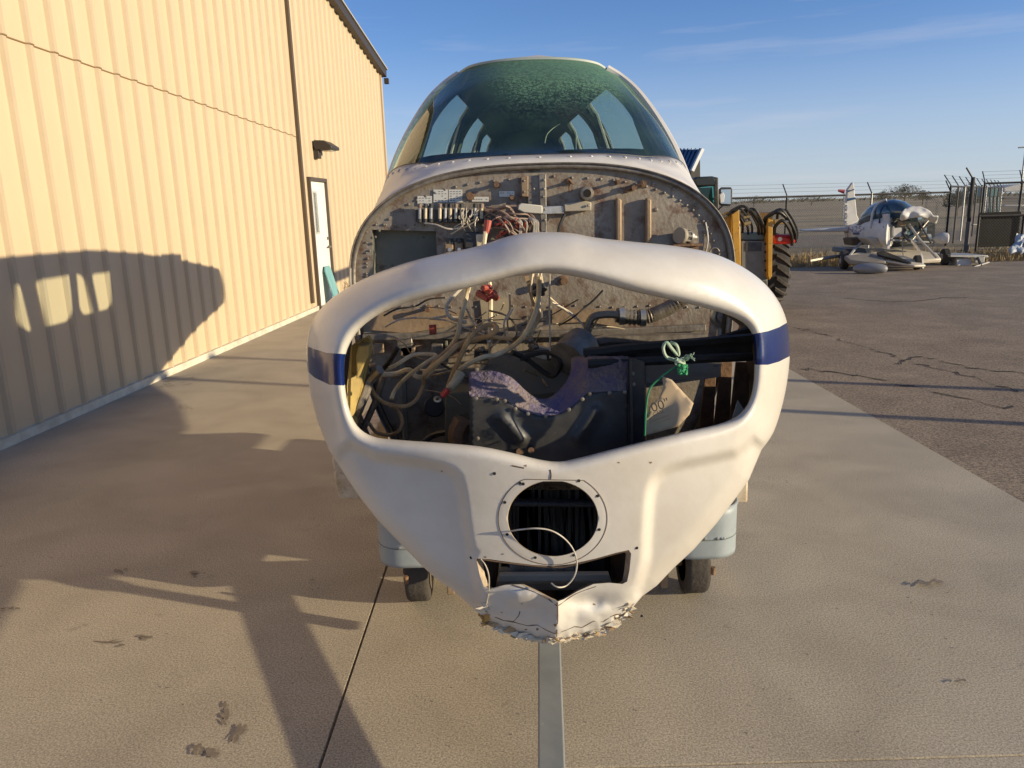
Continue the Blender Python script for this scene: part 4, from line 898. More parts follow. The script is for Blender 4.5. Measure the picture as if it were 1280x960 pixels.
# ------------------------------------------------------------------ paper tag and green twine hanging in the engine bay
pt = empty('paper_tag', P(835, 505, 1.86), 'creased brown paper tag with printed lettering tied inside the cowling mouth beside the black baffle', 'tag')
TG = [(828, 470), (840, 475), (852, 488), (867, 504), (862, 518), (848, 533), (826, 539), (806, 545), (809, 520), (812, 508), (824, 498), (829, 485)]
V, T, L = surf(TG, [], 4)
def tagy(x, y): return 1.745+.008*math.sin((x+y)*.09)+.012*abs(x-848)/30
to3(V, T, lambda x, y: P(x, y, tagy(x, y))).build('paper_sheet', mat('kraft', (.50, .38, .25), (.40, .29, .18), 12, .8), pt, ang=30, solid=.0008)
def text3(body, px, py, y, size, m, parent, name, ang=0., ext=.0003, rot=None):
    cu = bpy.data.curves.new(name, 'FONT'); cu.body = body; cu.size = size; cu.extrude = ext; cu.align_x = 'CENTER'; cu.align_y = 'CENTER'
    o = bpy.data.objects.new(name, cu); COL.objects.link(o); dg = bpy.context.evaluated_depsgraph_get(); me = bpy.data.meshes.new_from_object(o.evaluated_get(dg)); bpy.data.objects.remove(o)
    me.materials.append(m); o = bpy.data.objects.new(name, me); COL.objects.link(o)
    M = (rot or Matrix.Rotation(R(90), 4, 'X')); o.matrix_world = Matrix.Translation(P(px, py, y) if not isinstance(px, Vector) else px) @ M @ Matrix.Rotation(ang, 4, 'Z')
    if parent: o.parent = parent; o.matrix_parent_inverse = Matrix.Translation(parent.matrix_basis.translation).inverted() if parent.type == 'EMPTY' else Matrix.Identity(4)
    return o
text3('00"', 825, 507, 1.725, .032, label_k, pt, 'tag_print', R(18), .0003)
text3('CASE', 823, 516, 1.725, .012, label_k, pt, 'tag_print', R(18))
text3('X ______', 824, 525, 1.725, .013, label_k, pt, 'tag_print', R(18))
text3('Comments', 826, 522.5, 1.725, .009, label_k, pt, 'tag_print', R(20))
gt = empty('green_twine', P(852, 455, 1.74), 'knotted frayed green twine tied round the black tube above the paper tag', 'twine')
gm = mat('twine_green', (.02, .20, .08), (.05, .34, .15), 40, .7); gp = mat('twine_pale', (.30, .46, .33), (.55, .58, .42), 40, .8)
rnd = random.Random(2); b = MB()
for k in range(9): 
    x, y = 853, 462; b.tube([P(x+rnd.uniform(-6, 6), y+rnd.uniform(-6, 6), 1.74+rnd.uniform(-.02, .02)) for j in range(6)], .0032, n=5)
b.build('knot', gm, gt); b = MB()
b.tube([P(843, 450, 1.75), P(833, 446, 1.74), P(829, 435, 1.74), P(833, 428, 1.74), P(840, 436, 1.74), P(848, 444, 1.75), P(846, 432, 1.74), P(838, 428, 1.75)], .004, n=6)
for k in range(6): b.tube([P(850+rnd.uniform(-6, 6), 452+rnd.uniform(-5, 5), 1.74+rnd.uniform(-.02, .01)) for j in range(5)], .0028, n=5)
b.build('loop', gp, gt); b = MB()
for k in range(8): b.tube([P(854, 450, 1.74), P(860+rnd.uniform(-2, 3), 447+rnd.uniform(-4, 3), 1.73), P(864+rnd.uniform(-2, 5), 445+rnd.uniform(-5, 6), 1.72)], .0014, n=4)
b.build('frayed_end', gp, gt)
b = MB(); b.tube([P(845, 458, 1.75), P(828, 470, 1.75), P(813, 485, 1.75), P(808, 505, 1.75), P(806, 545, 1.75)], .0022, n=6); b.build('cord', gm, gt)
# ------------------------------------------------------------------ dolly under the fuselage
dol = empty('towing_dolly', (.14, 3.0, 0), 'low steel dolly with small wheels and rounded grey fenders carrying the airplane fuselage', 'trailer')
WR = .13
def dolly_side(cx, s):
    b = MB(); b.lathe((cx-.05, 2.98, WR), (1, 0, 0), [(0, WR*.62), (.0, WR*.93), (.008, WR*.985), (.02, WR), (.075, WR), (.087, WR*.985), (.095, WR*.93), (.095, WR*.62)], n=30); wb = b.build('wheel', tyre_dusty, dol)
    b = MB(); b.lathe((cx-.05, 2.98, WR), (1, 0, 0), [(0, WR*.62), (.02, WR*.5), (.08, WR*.5), (.1, WR*.62)], n=20); b.build('rim', steel, wb)
    b = MB(); b.cyl((cx-.07, 2.98, WR), (cx+.07, 2.98, WR), .018, n=10); b.build('axle_nut', rusty, wb)
    # U-shaped sheet fender, open at the top, with rounded corners in plan
    pl = []
    x0, x1, y0, y1, r_ = cx-.15, cx+.15, 2.80, 3.35, .11
    pl += [(x0, y1)]; 
    for k in range(0, 91, 15): a = R(180+k); pl.append((x0+r_+r_*math.cos(a), y0+r_+r_*math.sin(a)))
    for k in range(0, 91, 15): a = R(270+k); pl.append((x1-r_+r_*math.cos(a), y0+r_+r_*math.sin(a)))
    pl += [(x1, y1)]; n = len(pl); b = MB(); zs = [.225, .24, .40, .435]
    for z in zs: b.v += [(x, y, z) for x, y in pl]
    for k in range(len(zs)-1): b.add([], []); b.f += [(k*n+i, k*n+i+1, (k+1)*n+i+1, (k+1)*n+i) for i in range(n-1)]
    b.m = [0]*len(b.f); fe = b.build('fender', fender_m, dol, solid=-.004, ang=50)
    b = MB(); b.tube([(x, y, .435) for x, y in pl], .005, n=6, smooth=False); b.build('fender_rim', fender_m, fe)
    b = MB(); b.tube([(x, y-.001, .305) for x, y in pl[1:-1]], .0022, n=4, smooth=False); b.build('fender_seam', mat('seam_grey', (.17, .19, .18), rough=.7), fe)
    b = MB()
    for dx in (-.05, .0, .05, .075): screw(b, (cx+dx, 2.80-.001, .312), .006)
    b.build('rivets', alu, fe, kind='stuff')
    b = MB(); b.box((cx-s*.13, 2.98, .14), (.03, .12, .2)); b.build('wheel_bracket', tanmetal, dol, bevel=.004)
    b = MB(); b.cyl((cx+s*.03, 2.78, .20), (cx+s*.03, 2.78, .17), .010, n=8); b.build('fender_bolt', rusty, dol)
dolly_side(-.41, -1); dolly_side(.74, 1)
b = MB(); b.box((.145, 2.98, .20), (.98, .10, .07)); b.build('cross_beam', steel, dol, bevel=.005)
b = MB(); b.box((.145, 4.55, .30), (1.0, .10, .12)); b.build('cross_beam', steel, dol, bevel=.005)
for x in (-.30, .58):
    b = MB(); b.box((x, 3.75, .27), (.07, 1.75, .10)); b.build('side_rail', steel, dol, bevel=.005)
    b = MB(); b.box((x, 3.9, .41), (.10, 1.5, .20)); b.build('cradle_block', mat('timber', (.20, .13, .07), (.13, .085, .05), 9, .8), dol, bevel=.006)
b = MB(); b.lathe((-.24, 4.55, .17), (1, 0, 0), [(0, .10), (0, .16), (.01, .17), (.09, .17), (.10, .16), (.10, .10)], n=26); b.build('wheel', rubber, dol)
b = MB(); b.lathe((.45, 4.55, .17), (1, 0, 0), [(0, .10), (0, .16), (.01, .17), (.09, .17), (.10, .16), (.10, .10)], n=26); b.build('wheel', rubber, dol)
b = MB(); b.bar((.035, .85, .0), (.125, 2.9, .33), .072, .055); b.build('tow_bar', bar_m, dol, bevel=.005)
b = MB(); b.box((.115, 2.5, .36), (.045, .06, .36)); b.build('winch_post', bar_m, dol, bevel=.004)
b = MB(); b.cyl((.10, 2.5, .48), (.155, 2.5, .48), .05, n=18); b.build('winch_drum', steel, dol)
b = MB(); b.cyl((.08, .80, .03), (.08, .86, .08), .04, n=14); b.build('hitch_coupler', steel, dol)
# ------------------------------------------------------------------ yellow loader behind the fuselage on the right
LY0 = 11.0
ld = empty('wheel_loader', (3.6, 12.3, 0), 'yellow wheel loader with looped black hoses and a big lugged tyre, parked behind the airplane', 'loader')
def lq(name, pts, y, d, m, bevel=.01, parent=ld):
    b = MB(); b.prism([P(a, c, y) for a, c in pts], (0, d, 0)); return b.build(name, m, parent, bevel=bevel)
# wheel with tread, axle along x
wc = Vector((3.95, 11.95, .56)); WRD = .56
b = MB(); b.lathe(wc+Vector((-.24, 0, 0)), (1, 0, 0), [(0, .30), (0, .44), (.03, .50), (.10, .525), (.38, .525), (.45, .50), (.48, .44), (.48, .30)], n=44)
wh = b.build('wheel', rubber, ld); b = MB(); b.lathe(wc+Vector((-.20, 0, 0)), (1, 0, 0), [(0, .30), (.08, .26), (.3, .26), (.4, .30)], n=24); b.build('rim', yel, wh)
for i in range(20):
    for s_ in (-1, 1):
        b = MB(); a0 = 2*math.pi*(i+(.5 if s_ > 0 else 0))/20; L = []
        for k in range(5):
            u = k/4; x = s_*(.015+.225*u); a = a0+.30*u; r0 = .515-(.035*u**3); r1 = .565-(.05*u**3)
            for aa, rr_ in ((a-.055, r0), (a-.04, r1), (a+.04, r1), (a+.055, r0)): L.append(wc+Vector((x, math.cos(aa)*rr_, math.sin(aa)*rr_)))
        fs = []
        for k in range(4):
            for j in range(4): fs.append((k*4+j, k*4+(j+1) % 4, (k+1)*4+(j+1) % 4, (k+1)*4+j))
        fs += [(3, 2, 1, 0), (16, 17, 18, 19)]; b.add(L, fs); b.build('tyre_lug', tyre_dusty, wh, smooth=False)
b = MB(); w2 = copy_tree(wh); w2.parent = ld; w2.matrix_parent_inverse = wh.matrix_parent_inverse.copy(); w2.location = (-1.55, .05, 0)
lq('loader_tower', [(897, 272), (912, 264), (925, 268), (926, 300), (926, 345), (908, 345), (905, 300), (897, 292)], 10.9, .12, yel)
lq('loader_tower', [(960, 266), (963, 265), (966, 270), (965, 345), (962, 350), (960, 345)], 10.9, .5, yel, .006)
lq('tower_plate', [(915, 268), (924, 262), (926, 350), (918, 350)], 10.82, .05, yel, .006)
lq('battery_box', [(926, 301), (959, 301), (959, 352), (926, 352)], 11.0, .45, mat('loader_grey', (.13, .135, .12), (.19, .19, .17), 9, .55), .015)
lq('box_lid', [(928, 291), (957, 291), (958, 300), (927, 300)], 11.05, .4, mat('loader_teal', (.12, .17, .16), (.10, .13, .125), 6, .5), .01)
lq('box_badge', [(932, 303), (952, 303), (952, 314), (932, 314)], 10.99, .012, black, .002)
b = MB()
for y_ in (305, 315, 326, 338): b.cyl(P(957, y_, 10.98), P(957, y_, 11.0), .018, n=8)
b.build('box_bolts', joint_dark, ld, kind='stuff')
lq('engine_hood', [(900, 300), (960, 296), (985, 305), (990, 350), (900, 352)], 11.6, 1.6, mat('hood_dark', (.06, .055, .045), (.1, .085, .06), 8, .6), .04)
b = MB(); a, c = Vector(P(967, 299, 11.1)), Vector(P(994, 299, 11.1)); b.lathe(a, c-a, [(0, .055), (.02, .07), (.27, .07), (.30, .05), (.31, .02)], n=20); cy = b.build('red_cylinder', mat('cyl_red', (.60, .03, .025), (.5, .03, .02), 8, .35), ld)
b = MB(); b.cyl(P(975, 299, 11.02), P(975, 299, 11.03), .03, n=14); b.build('cylinder_badge', label_w, cy)
lq('valve_block', [(968, 274), (986, 273), (986, 280), (968, 281)], 11.0, .12, mat('brass', (.5, .36, .16), rough=.4, metal=.6), .006)
rnd = random.Random(17)
for (x0, y0, x1, y1, hgt, rr_) in [(903, 275, 928, 285, 18, .018), (908, 270, 935, 290, 14, .018), (912, 266, 940, 288, 10, .016), (918, 263, 948, 290, 8, .02), (925, 268, 952, 290, 12, .018), (932, 266, 956, 292, 8, .018), (956, 275, 992, 290, 22, .03), (962, 272, 994, 296, 20, .026), (968, 285, 990, 300, 20, .024), (972, 268, 996, 292, 8, .022)]:
    b = MB(); b.tube([P(x0, y0+8, 11.05), P(x0+1, y0-2, 10.95), P((x0+x1)/2, min(y0, y1)-hgt*.45, 10.85), P(x1-1, y1-8, 10.95), P(x1, y1+6, 11.1)], rr_, n=7); b.build('hydraulic_hose', blackw, ld)
for (x, y_) in [(905, 272), (926, 268), (932, 272), (938, 268), (934, 280), (985, 277)]:
    b = MB(); b.cyl(P(x-4, y_, 10.9), P(x+4, y_-2, 10.9), .028, n=10); b.build('hose_fitting', MATS['brass'] if x < 940 else alu, ld)
lq('cab_post', [(893, 221), (898, 222), (899, 292), (895, 292)], 11.9, .08, black, .01)
lq('cab_roof', [(866, 224), (871, 221), (893, 220), (897, 226), (897, 232), (870, 234)], 11.9, 1.4, mat('cab_dark', (.03, .035, .035), rough=.4), .03)
lq('cab_glass', [(860, 234), (893, 232), (894, 290), (872, 290)], 12.0, .01, glassmat('cab_glass', (.35, .62, .60)), 0)
lq('cab_back', [(858, 236), (890, 234), (892, 262), (862, 262)], 13.3, .05, MATS['cab_dark'], 0)
b = MB(); b.tube([P(898, 262, 11.9), P(901, 259, 11.8), P(905, 256, 11.75)], .012, n=6); b.build('mirror_arm', black, ld)
lq('mirror_housing', [(899, 237), (902, 234), (914, 234), (916, 237), (915, 255), (912, 258), (901, 257), (899, 254)], 11.72, .05, black, .01)
lq('mirror_glass', [(901.3, 237), (913.5, 236.5), (913.5, 255), (901.3, 254.5)], 11.70, .01, mat('mirror', (.55, .6, .65), rough=.05, metal=1), 0)
lq('work_lamp', [(900, 243), (904, 240), (906, 244), (905, 252), (901, 254)], 11.65, .04, mat('lamp_white', (.7, .7, .68), rough=.4), .005)
lq('front_frame', [(896, 330), (960, 330), (960, 372), (896, 380)], 11.3, .8, MATS['hood_dark'], .02)
# ------------------------------------------------------------------ far blue-roofed building
bb = empty('blue_roof_hangar', (6.2, 40, 0), 'grey hangar with blue ribbed metal roof rising behind the airplane cabin', 'building')
FYB = 26
b = MB(); gx = [P(861, 215, FYB), P(869, 203, FYB), P(876, 191, FYB), P(876, 300, FYB), P(861, 300, FYB)]
b.prism([P(864, 213, FYB), P(875, 194, FYB), P(875.5, 250, FYB), P(864, 250, FYB)], (.6, 9, 0)); b.build('end_wall', mat('bwall_dark', (.10, .09, .075), (.13, .115, .095), 3, .7), bb, smooth=False)
roofm = mat('blue_roof', (.02, .07, .16), (.025, .085, .19), 3, .35, metal=.2)
A_, B_, C_, D_ = [Vector(P(*q, y_)) for q, y_ in (((846, 187), 27.5), ((875, 186.5), FYB-.3), ((862, 214), FYB-.4), ((840, 214), 27.2))]
b = MB(); b.add([A_, B_, C_, D_], [(0, 1, 2, 3)]); b.build('roof', roofm, bb, smooth=False, solid=.06)
for k in range(7):
    u = k/6; p = A_.lerp(B_, u); q = D_.lerp(C_, u); b = MB(); b.bar(p+Vector((0, -.04, .02)), q+Vector((0, -.04, .02)), .05, .06); b.build('roof_rib', roofm, bb, smooth=False)
b = MB(); b.bar(B_+Vector((.05, -.1, 0)), C_+Vector((.05, -.1, 0)), .12, .10); b.build('gable_trim', mat('trim_white', (.7, .72, .72), rough=.5), bb, smooth=False)
# ------------------------------------------------------------------ fence
def fence_run(name, pts, hgt, label, rails=True, arm=True, sp=3.0, offs=None, parent_cat='fence'):
    f_ = empty(name, (pts[0][0], pts[0][1], 0), label, 'fence')
    for i in range(len(pts)-1):
        a, c = Vector((*pts[i], 0)), Vector((*pts[i+1], 0)); L = (c-a).length; d = (c-a)/L; nn = Vector((d.y, -d.x, 0)); n = max(1, round(L/sp))
        for k in range(n+1):
            p = a+d*(L*k/n); b = MB(); b.cyl(p+Vector((0, 0, -.05)), p+Vector((0, 0, hgt)), .032, n=8); po = b.build('fence_post', fence_m if (k % 4 != 2) else galv, f_)
            if arm: b = MB(); b.cyl(p+Vector((0, 0, hgt)), p+nn*-.22+Vector((0, 0, hgt+.34)), .018, n=6); b.build('barb_arm', fence_m, po)
        for z in ((hgt-.03,) if rails else ()):
            b = MB(); b.cyl(a+Vector((0, 0, z)), c+Vector((0, 0, z)), .034, n=6); b.build('top_rail', fence_m, f_)
        b = MB()
        for j in range(3): o_ = nn*-(.07+.07*j)+Vector((0, 0, hgt+.11+.11*j)); b.cyl(a+o_, c+o_, .004, n=3)
        b.build('barbed_wire', fence_m, f_, kind='stuff')
        b = MB(); st = .085; m_ = int(L/st); h2 = hgt-.06
        for k in range(-int(h2/st), m_+1):
            for s_ in (1, -1):
                x0 = k*st; x1 = x0+h2; z0, z1 = .05, hgt-.04
                ua = max(0, x0); ub = min(L, x1)
                if ub <= ua: continue
                za = z0+(ua-x0); zb = z0+(ub-x0)
                if s_ < 0: za, zb = z0+z1-za, z0+z1-zb
                p, q = a+d*ua+Vector((0, 0, za)), a+d*ub+Vector((0, 0, zb)); w_ = Vector((0, 0, .006)); b.add([p-w_, q-w_, q+w_, p+w_], [(0, 1, 2, 3)])
        b.build('chain_link', fence_m, f_, smooth=False, kind='stuff')
    return f_
fence_run('chain_link_fence', [(5.4, 22.6), (14.3, 25.4)], 1.72, 'long chain link fence with barbed wire behind the wrecked airplane')
fence_run('chain_link_fence', [(14.3, 25.4), (24.5, 39)], 1.9, 'chain link fence run going away to the right beyond the gate post', sp=1.7)
fence_run('chain_link_fence', [(14.9, 24.6), (21.5, 24.0)], 1.95, 'dark close-posted chain link fence along the right edge behind the gate', sp=1.1)
g = fence_run('low_gate', [(12.6, 20.9), (13.8, 20.9)], 1.05, 'low dark screened gate panel right of the tall black post', arm=False, sp=1.3)
b = MB(); b.prism([(12.62, 20.96, .2), (13.75, 20.96, .2), (13.75, 20.96, 1.12), (12.62, 20.96, 1.12)], (0, .01, 0)); b.build('screen_cloth', mat('screen', (.003, .003, .003), (.006, .006, .006), 2, .9), g, smooth=False)
b = MB(); b.cyl((12.51, 21.2, -.05), (12.51, 21.2, 2.05), .05, n=10); b.cyl((12.51, 21.2, 2.0), (12.3, 21.2, 2.3), .02, n=6)
tag(b.build('gate_post', fence_m), 'tall black gate post with slanted barb arm right of the wrecked airplane', 'post')
b = MB(); b.cyl((12.1, 20.5, 0), (12.1, 20.5, .9), .06, n=8); tag(b.build('short_post', mat('post_grey', (.12, .11, .1), rough=.8)), 'short thick grey post just left of the tall gate post', 'post')
bp = empty('barrier_post', P(1248, 311, 21.5), 'pale bollard post with a thin horizontal arm by the fence gate', 'barrier')
b = MB(); b.cyl(G(1248, 311), P(1248, 279, 21.5), .06, n=10); b.build('post', galv, bp)
b = MB(); b.cyl(P(1246, 281, 21.5), P(1209, 281, 21.3), .02, n=6); b.build('arm', galv, bp)
# ------------------------------------------------------------------ wrecked airplane at the fence
WY = 17.6
wr = empty('wrecked_airplane', (8.9, 17.9, 0), 'white and blue wrecked light airplane with crumpled cowl and bare engine mount by the fence', 'airplane')
def wq(name, pts, y, d, m, parent=wr, bevel=.02, solid=None, smooth=True):
    b = MB(); b.prism([P(a, c, y) for a, c in pts], (0, d, 0)); return b.build(name, m, parent, bevel=bevel, smooth=smooth)
# fuselage lofted from tail to firewall with rounded sections; stations given as (px, top, bottom, distance, half width)
def wloft(name, st, m, n=18, e=2.6, parent=wr):
    b = MB(); k = len(st)
    for (px, t_, bt, y_, hw) in st:
        T_, B_ = Vector(P(px, t_, y_)), Vector(P(px, bt, y_)); c = (T_+B_)/2; h = (T_-B_).length/2
        dirw = Vector((.80, -.60, 0)).cross(Vector((0, 0, 1))).normalized()
        for i in range(n):
            a = 2*math.pi*i/n; b.v.append(tuple(c+dirw*hw*math.copysign(abs(math.cos(a))**(2/e), math.cos(a))+Vector((0, 0, 1))*h*math.copysign(abs(math.sin(a))**(2/e), math.sin(a))))
    for j in range(k-1):
        for i in range(n): b.f.append((j*n+i, j*n+(i+1) % n, (j+1)*n+(i+1) % n, (j+1)*n+i)); b.m.append(0)
    b.f += [tuple(range(n)), tuple(range((k-1)*n, k*n))]; b.m += [0, 0]; return b.build(name, m, parent, ang=50)
wloft('fuselage', [(1060, 283, 297, 20.6, .16), (1070, 278, 299, 20.0, .26), (1083, 273, 303, 19.3, .40), (1097, 272, 306, 18.6, .50), (1112, 271, 309, 18.1, .54), (1114, 272, 308, 18.0, .53)], wreck_w)
wloft('canopy', [(1072, 280, 284, 19.9, .20), (1079, 266, 284, 19.5, .36), (1090, 255, 284, 19.1, .46), (1103, 250, 284, 18.7, .50), (1118, 249, 280, 18.4, .50), (1130, 252, 277, 18.1, .47), (1143, 261, 277, 17.9, .42), (1150, 268, 277, 17.8, .36)], mat('wreck_canopy', (.035, .075, .11), (.06, .09, .10), 3, .12, spec=.8), e=2.2)
b = MB(); b.tube([P(1088, 285, 18.35), P(1091, 266, 18.45), P(1098, 254, 18.5), P(1108, 249.5, 18.4)], .03, n=6); b.build('canopy_frame', wreck_w, wr)
b = MB(); b.tube([P(1099, 279, 18.0), P(1101, 264, 18.05), P(1107, 254, 18.2)], .022, n=6); b.build('canopy_frame', mat('dkframe', (.02, .03, .06), rough=.4), wr)
stp = mat('wreck_stripe', (.02, .07, .16), rough=.4)
for pts in ([(1066, 292, 19.65), (1085, 291.5, 18.75), (1111, 290, 17.75)],):
    b = MB(); L = []; 
    for a, c, y_ in pts: L += [P(a, c-1.4, y_), P(a, c+1.4, y_)]
    b.add(L, [(0, 2, 3, 1), (2, 4, 5, 3)]); b.build('side_stripe', stp, wr, solid=.01)
wq('door_latch', [(1104.5, 283), (1107, 282.5), (1107, 287), (1104.5, 287.5)], 17.75, .03, black, bevel=0)
# fin and tailplane
fn = wq('tail_fin', [(1059, 237), (1066, 227.5), (1067.5, 229), (1071.5, 269), (1074, 274), (1058, 300), (1057, 285), (1058, 252)], 20.3, .10, wreck_w)
wq('fin_stripe', [(1059.2, 248), (1069.2, 246.6), (1069.6, 249.2), (1059, 251)], 20.25, .02, stp, bevel=0, parent=fn)
wq('fin_stripe', [(1059.6, 239), (1067.6, 236), (1067.8, 237.5), (1059.4, 240.6)], 20.25, .02, stp, bevel=0, parent=fn)
for k in range(8): wq('rudder_rib', [(1056, 254+k*5), (1059.5, 253.6+k*5), (1059.5, 256.4+k*5), (1056, 256+k*5)], 20.28, .05, mat('rib_dark', (.32, .32, .34), rough=.5) if k % 2 else wreck_w, parent=fn, bevel=0)
wq('tailplane', [(1008, 287.5), (1030, 286), (1060, 284.5), (1060, 289.5), (1020, 290), (1008, 289.5)], 20.2, .6, wreck_w)
text3('N254', 1071, 286.8, 18.9, .20, mat('reg_mauve', (.36, .28, .34), rough=.5), wr, 'registration', R(2), .002)
# firewall cavity, crumpled cowl, mount
wq('open_bay', [(1111, 268), (1125, 274), (1170, 278), (1169, 304), (1112, 310)], 18.25, .25, mat('bay_dark', (.03, .032, .032), rough=.8))
wq('firewall_flange', [(1109.5, 268), (1112.5, 267), (1112.5, 312), (1109, 311)], 17.75, .25, wreck_w, bevel=.005)
b = MB(); V, T, L = surf(sm2([(1125, 271), (1130, 262), (1140, 257.5), (1152, 258.5), (1163, 264), (1167, 270), (1173, 270), (1170, 280), (1164, 277), (1158, 273.5), (1150, 271.5), (1138, 273), (1127, 276)], 3), [], 1.6)
def cy_(x, y): return P(x, y+.6*noise.noise(Vector((x*.15, y*.15, 1))), 17.7+.07*noise.noise(Vector((x*.09, y*.16, 0)))-.25*math.sin((y-256)*.13))
to3(V, T, cy_).build('crumpled_cowl', wreck_w, wr, ang=180, solid=.015)
rnd = random.Random(14)
for (m_, c_, nn) in ((mat('bay_blue', (.16, .27, .34), rough=.4), (1135, 1168, 279, 300), 12), (mat('bay_silver', (.5, .52, .52), rough=.3, metal=.5), (1114, 1168, 274, 304), 14), (black, (1114, 1166, 276, 306), 12), (tanmetal, (1114, 1160, 276, 306), 6)):
    for k in range(nn):
        x, y_ = rnd.uniform(c_[0], c_[1]-6), rnd.uniform(c_[2], c_[3]-5); w_, h_ = rnd.uniform(2, 7), rnd.uniform(1.5, 7)
        wq('wreck_panel', [(x, y_+rnd.uniform(-1.5, 1.5)), (x+w_, y_+rnd.uniform(-1.5, 1.5)), (x+w_+rnd.uniform(-2, 2), y_+h_), (x+rnd.uniform(-2, 2), y_+h_)], 18.2-rnd.uniform(.05, .4), .03, m_, bevel=0, smooth=False)
wq('white_box', [(1116.5, 285), (1127, 284.5), (1127, 296), (1116.5, 296.5)], 17.75, .2, wreck_w, bevel=.01)
for pts, m_, r_ in [([(1136, 280, 17.8), (1150, 300, 17.5), (1171, 322, 17.2)], galv, .03), ([(1139, 300, 17.7), (1148, 312, 17.5), (1152, 322, 17.4), (1153, 336, 17.3)], alu, .035), ([(1128, 283, 17.8), (1128, 310, 17.7), (1130, 328, 17.6)], steel, .012), ([(1115, 278, 17.9), (1135, 300, 17.7), (1145, 304, 17.7)], black, .03), ([(1160, 276, 17.9), (1140, 300, 17.7)], steel, .02), ([(1120, 303, 17.8), (1165, 280, 17.9)], black, .02), ([(1113, 300, 17.8), (1165, 303, 17.8)], galv, .025), ([(1148, 276, 17.8), (1164, 304, 17.7)], black, .025)]:
    b = MB(); b.tube([P(*q) for q in pts], r_, n=6, smooth=len(pts) > 3); b.build('mount_strut', m_, wr)
b = MB(); c = Vector(P(1172, 298, 17.9)); b.lathe(c, (1, -.35, 0), [(-.1, .02), (0, .10), (.12, .13), (.2, .12), (.22, .09)], n=16); b.build('nose_light', wreck_w, wr)
wq('cradle', [(1064, 298), (1082, 297), (1083, 306), (1066, 307)], 19.0, .5, mat('cradle', (.10, .075, .05), rough=.9))
wq('belly_fairing', [(1082, 297), (1110, 297), (1110, 309), (1092, 307)], 17.95, .5, mat('belly_tan', (.45, .40, .33), rough=.6), bevel=.04)
# nose wheel and main wheel
def small_wheel(px, py, y_, r_, wd, parent, ax=(1, -.2, 0), name='wheel'):
    a = Vector(P(px, py, y_)); a.z = r_; q = Vector(ax).normalized(); b = MB(); b.lathe(a-q*wd/2, q, [(0, r_*.45), (0, r_*.9), (wd*.15, r_), (wd*.85, r_), (wd, r_*.9), (wd, r_*.45)], n=20); w_ = b.build(name, rubber, parent)
    b = MB(); b.lathe(a-q*wd*.55, q, [(0, r_*.42), (wd*1.1, r_*.42)], n=12); b.build('rim', galv, w_); return w_
small_wheel(1146, 333, 17.2, .16, .12, wr); small_wheel(1181, 327, 18.2, .19, .15, wr); small_wheel(1055, 328, 17.9, .21, .16, wr)
# flatbed it stands on and the detached wings
fb = empty('wing_stack', (8.4, 17.8, 0), 'cream detached wing panels stacked on a low trailer under the wrecked airplane', 'wreckage')
def wing(name, pts, y_, th, m, bev=.03):
    b = MB(); top = [Vector(P(a, c, yy)) for a, c, yy in pts]; b.prism(top, (0, .02, -th)); return b.build(name, m, fb, bevel=bev)
wcream = mat('wing_cream', (.66, .58, .44), (.52, .45, .34), 3, .5); wgrey = mat('wing_grey', (.30, .26, .20), (.22, .19, .15), 3, .6)
wing('wing_panel', [(1062, 318, 17.7), (1078, 312.5, 18.3), (1112, 314, 18.0), (1140, 322, 17.4), (1158, 331, 16.9), (1143, 331.5, 16.8), (1118, 327, 17.1), (1090, 324, 17.4)], 17.5, .06, wcream)
wing('wing_panel', [(1060, 314, 18.2), (1085, 310, 18.8), (1120, 311, 18.4), (1170, 315, 18.0), (1177, 323, 17.6), (1150, 325, 17.5), (1120, 321, 17.7)], 17.5, .10, wcream)
wing('wing_panel', [(1055, 319, 17.6), (1085, 316, 17.7), (1104, 320, 17.4), (1108, 327, 17.1), (1080, 327, 17.2), (1062, 326, 17.4)], 17.5, .10, wgrey)
wing('black_flap', [(1096, 315, 17.6), (1104, 313, 17.7), (1122, 320, 17.3), (1140, 328, 16.9), (1136, 329, 16.9), (1118, 323, 17.1), (1098, 318, 17.4)], 17.5, .04, blackw, .01)
wq('trailer_bed', [(1058, 311), (1082, 310.5), (1084, 316), (1057, 316.5)], 18.0, .8, black, parent=fb)
b = MB(); b.tube([P(1060, 322, 17.6), P(1068, 312, 17.9), P(1077, 303, 18.3)], .03, n=6, smooth=False); b.build('strut', galv, fb)
b = MB(); a, c = Vector(P(1066, 334, 16.8)), Vector(P(1110, 334, 16.5)); b.tube([a, a.lerp(c, .3), a.lerp(c, .7), c], lambda t: .02+.13*math.sin(math.pi*min(1, max(0, t)))**.5, n=14)
b.v = [(x, y_+.0, .01+max(0, z-.02)*.8) for x, y_, z in b.v]; 
o = b.build('wing_tip_fairing', mat('tip_grey', (.26, .26, .27), (.19, .19, .19), 3, .5)); tag(o, 'pale grey rounded fairing lying on the asphalt in front of the wing stack', 'wreckage')
b = MB(); b.tube([P(1012, 326, 17.8), P(1035, 322, 18.0), P(1058, 319, 18.1)], .04, n=6); tag(b.build('long_pole', steel), 'long thin rusty pole lying left of the wing stack', 'pole')
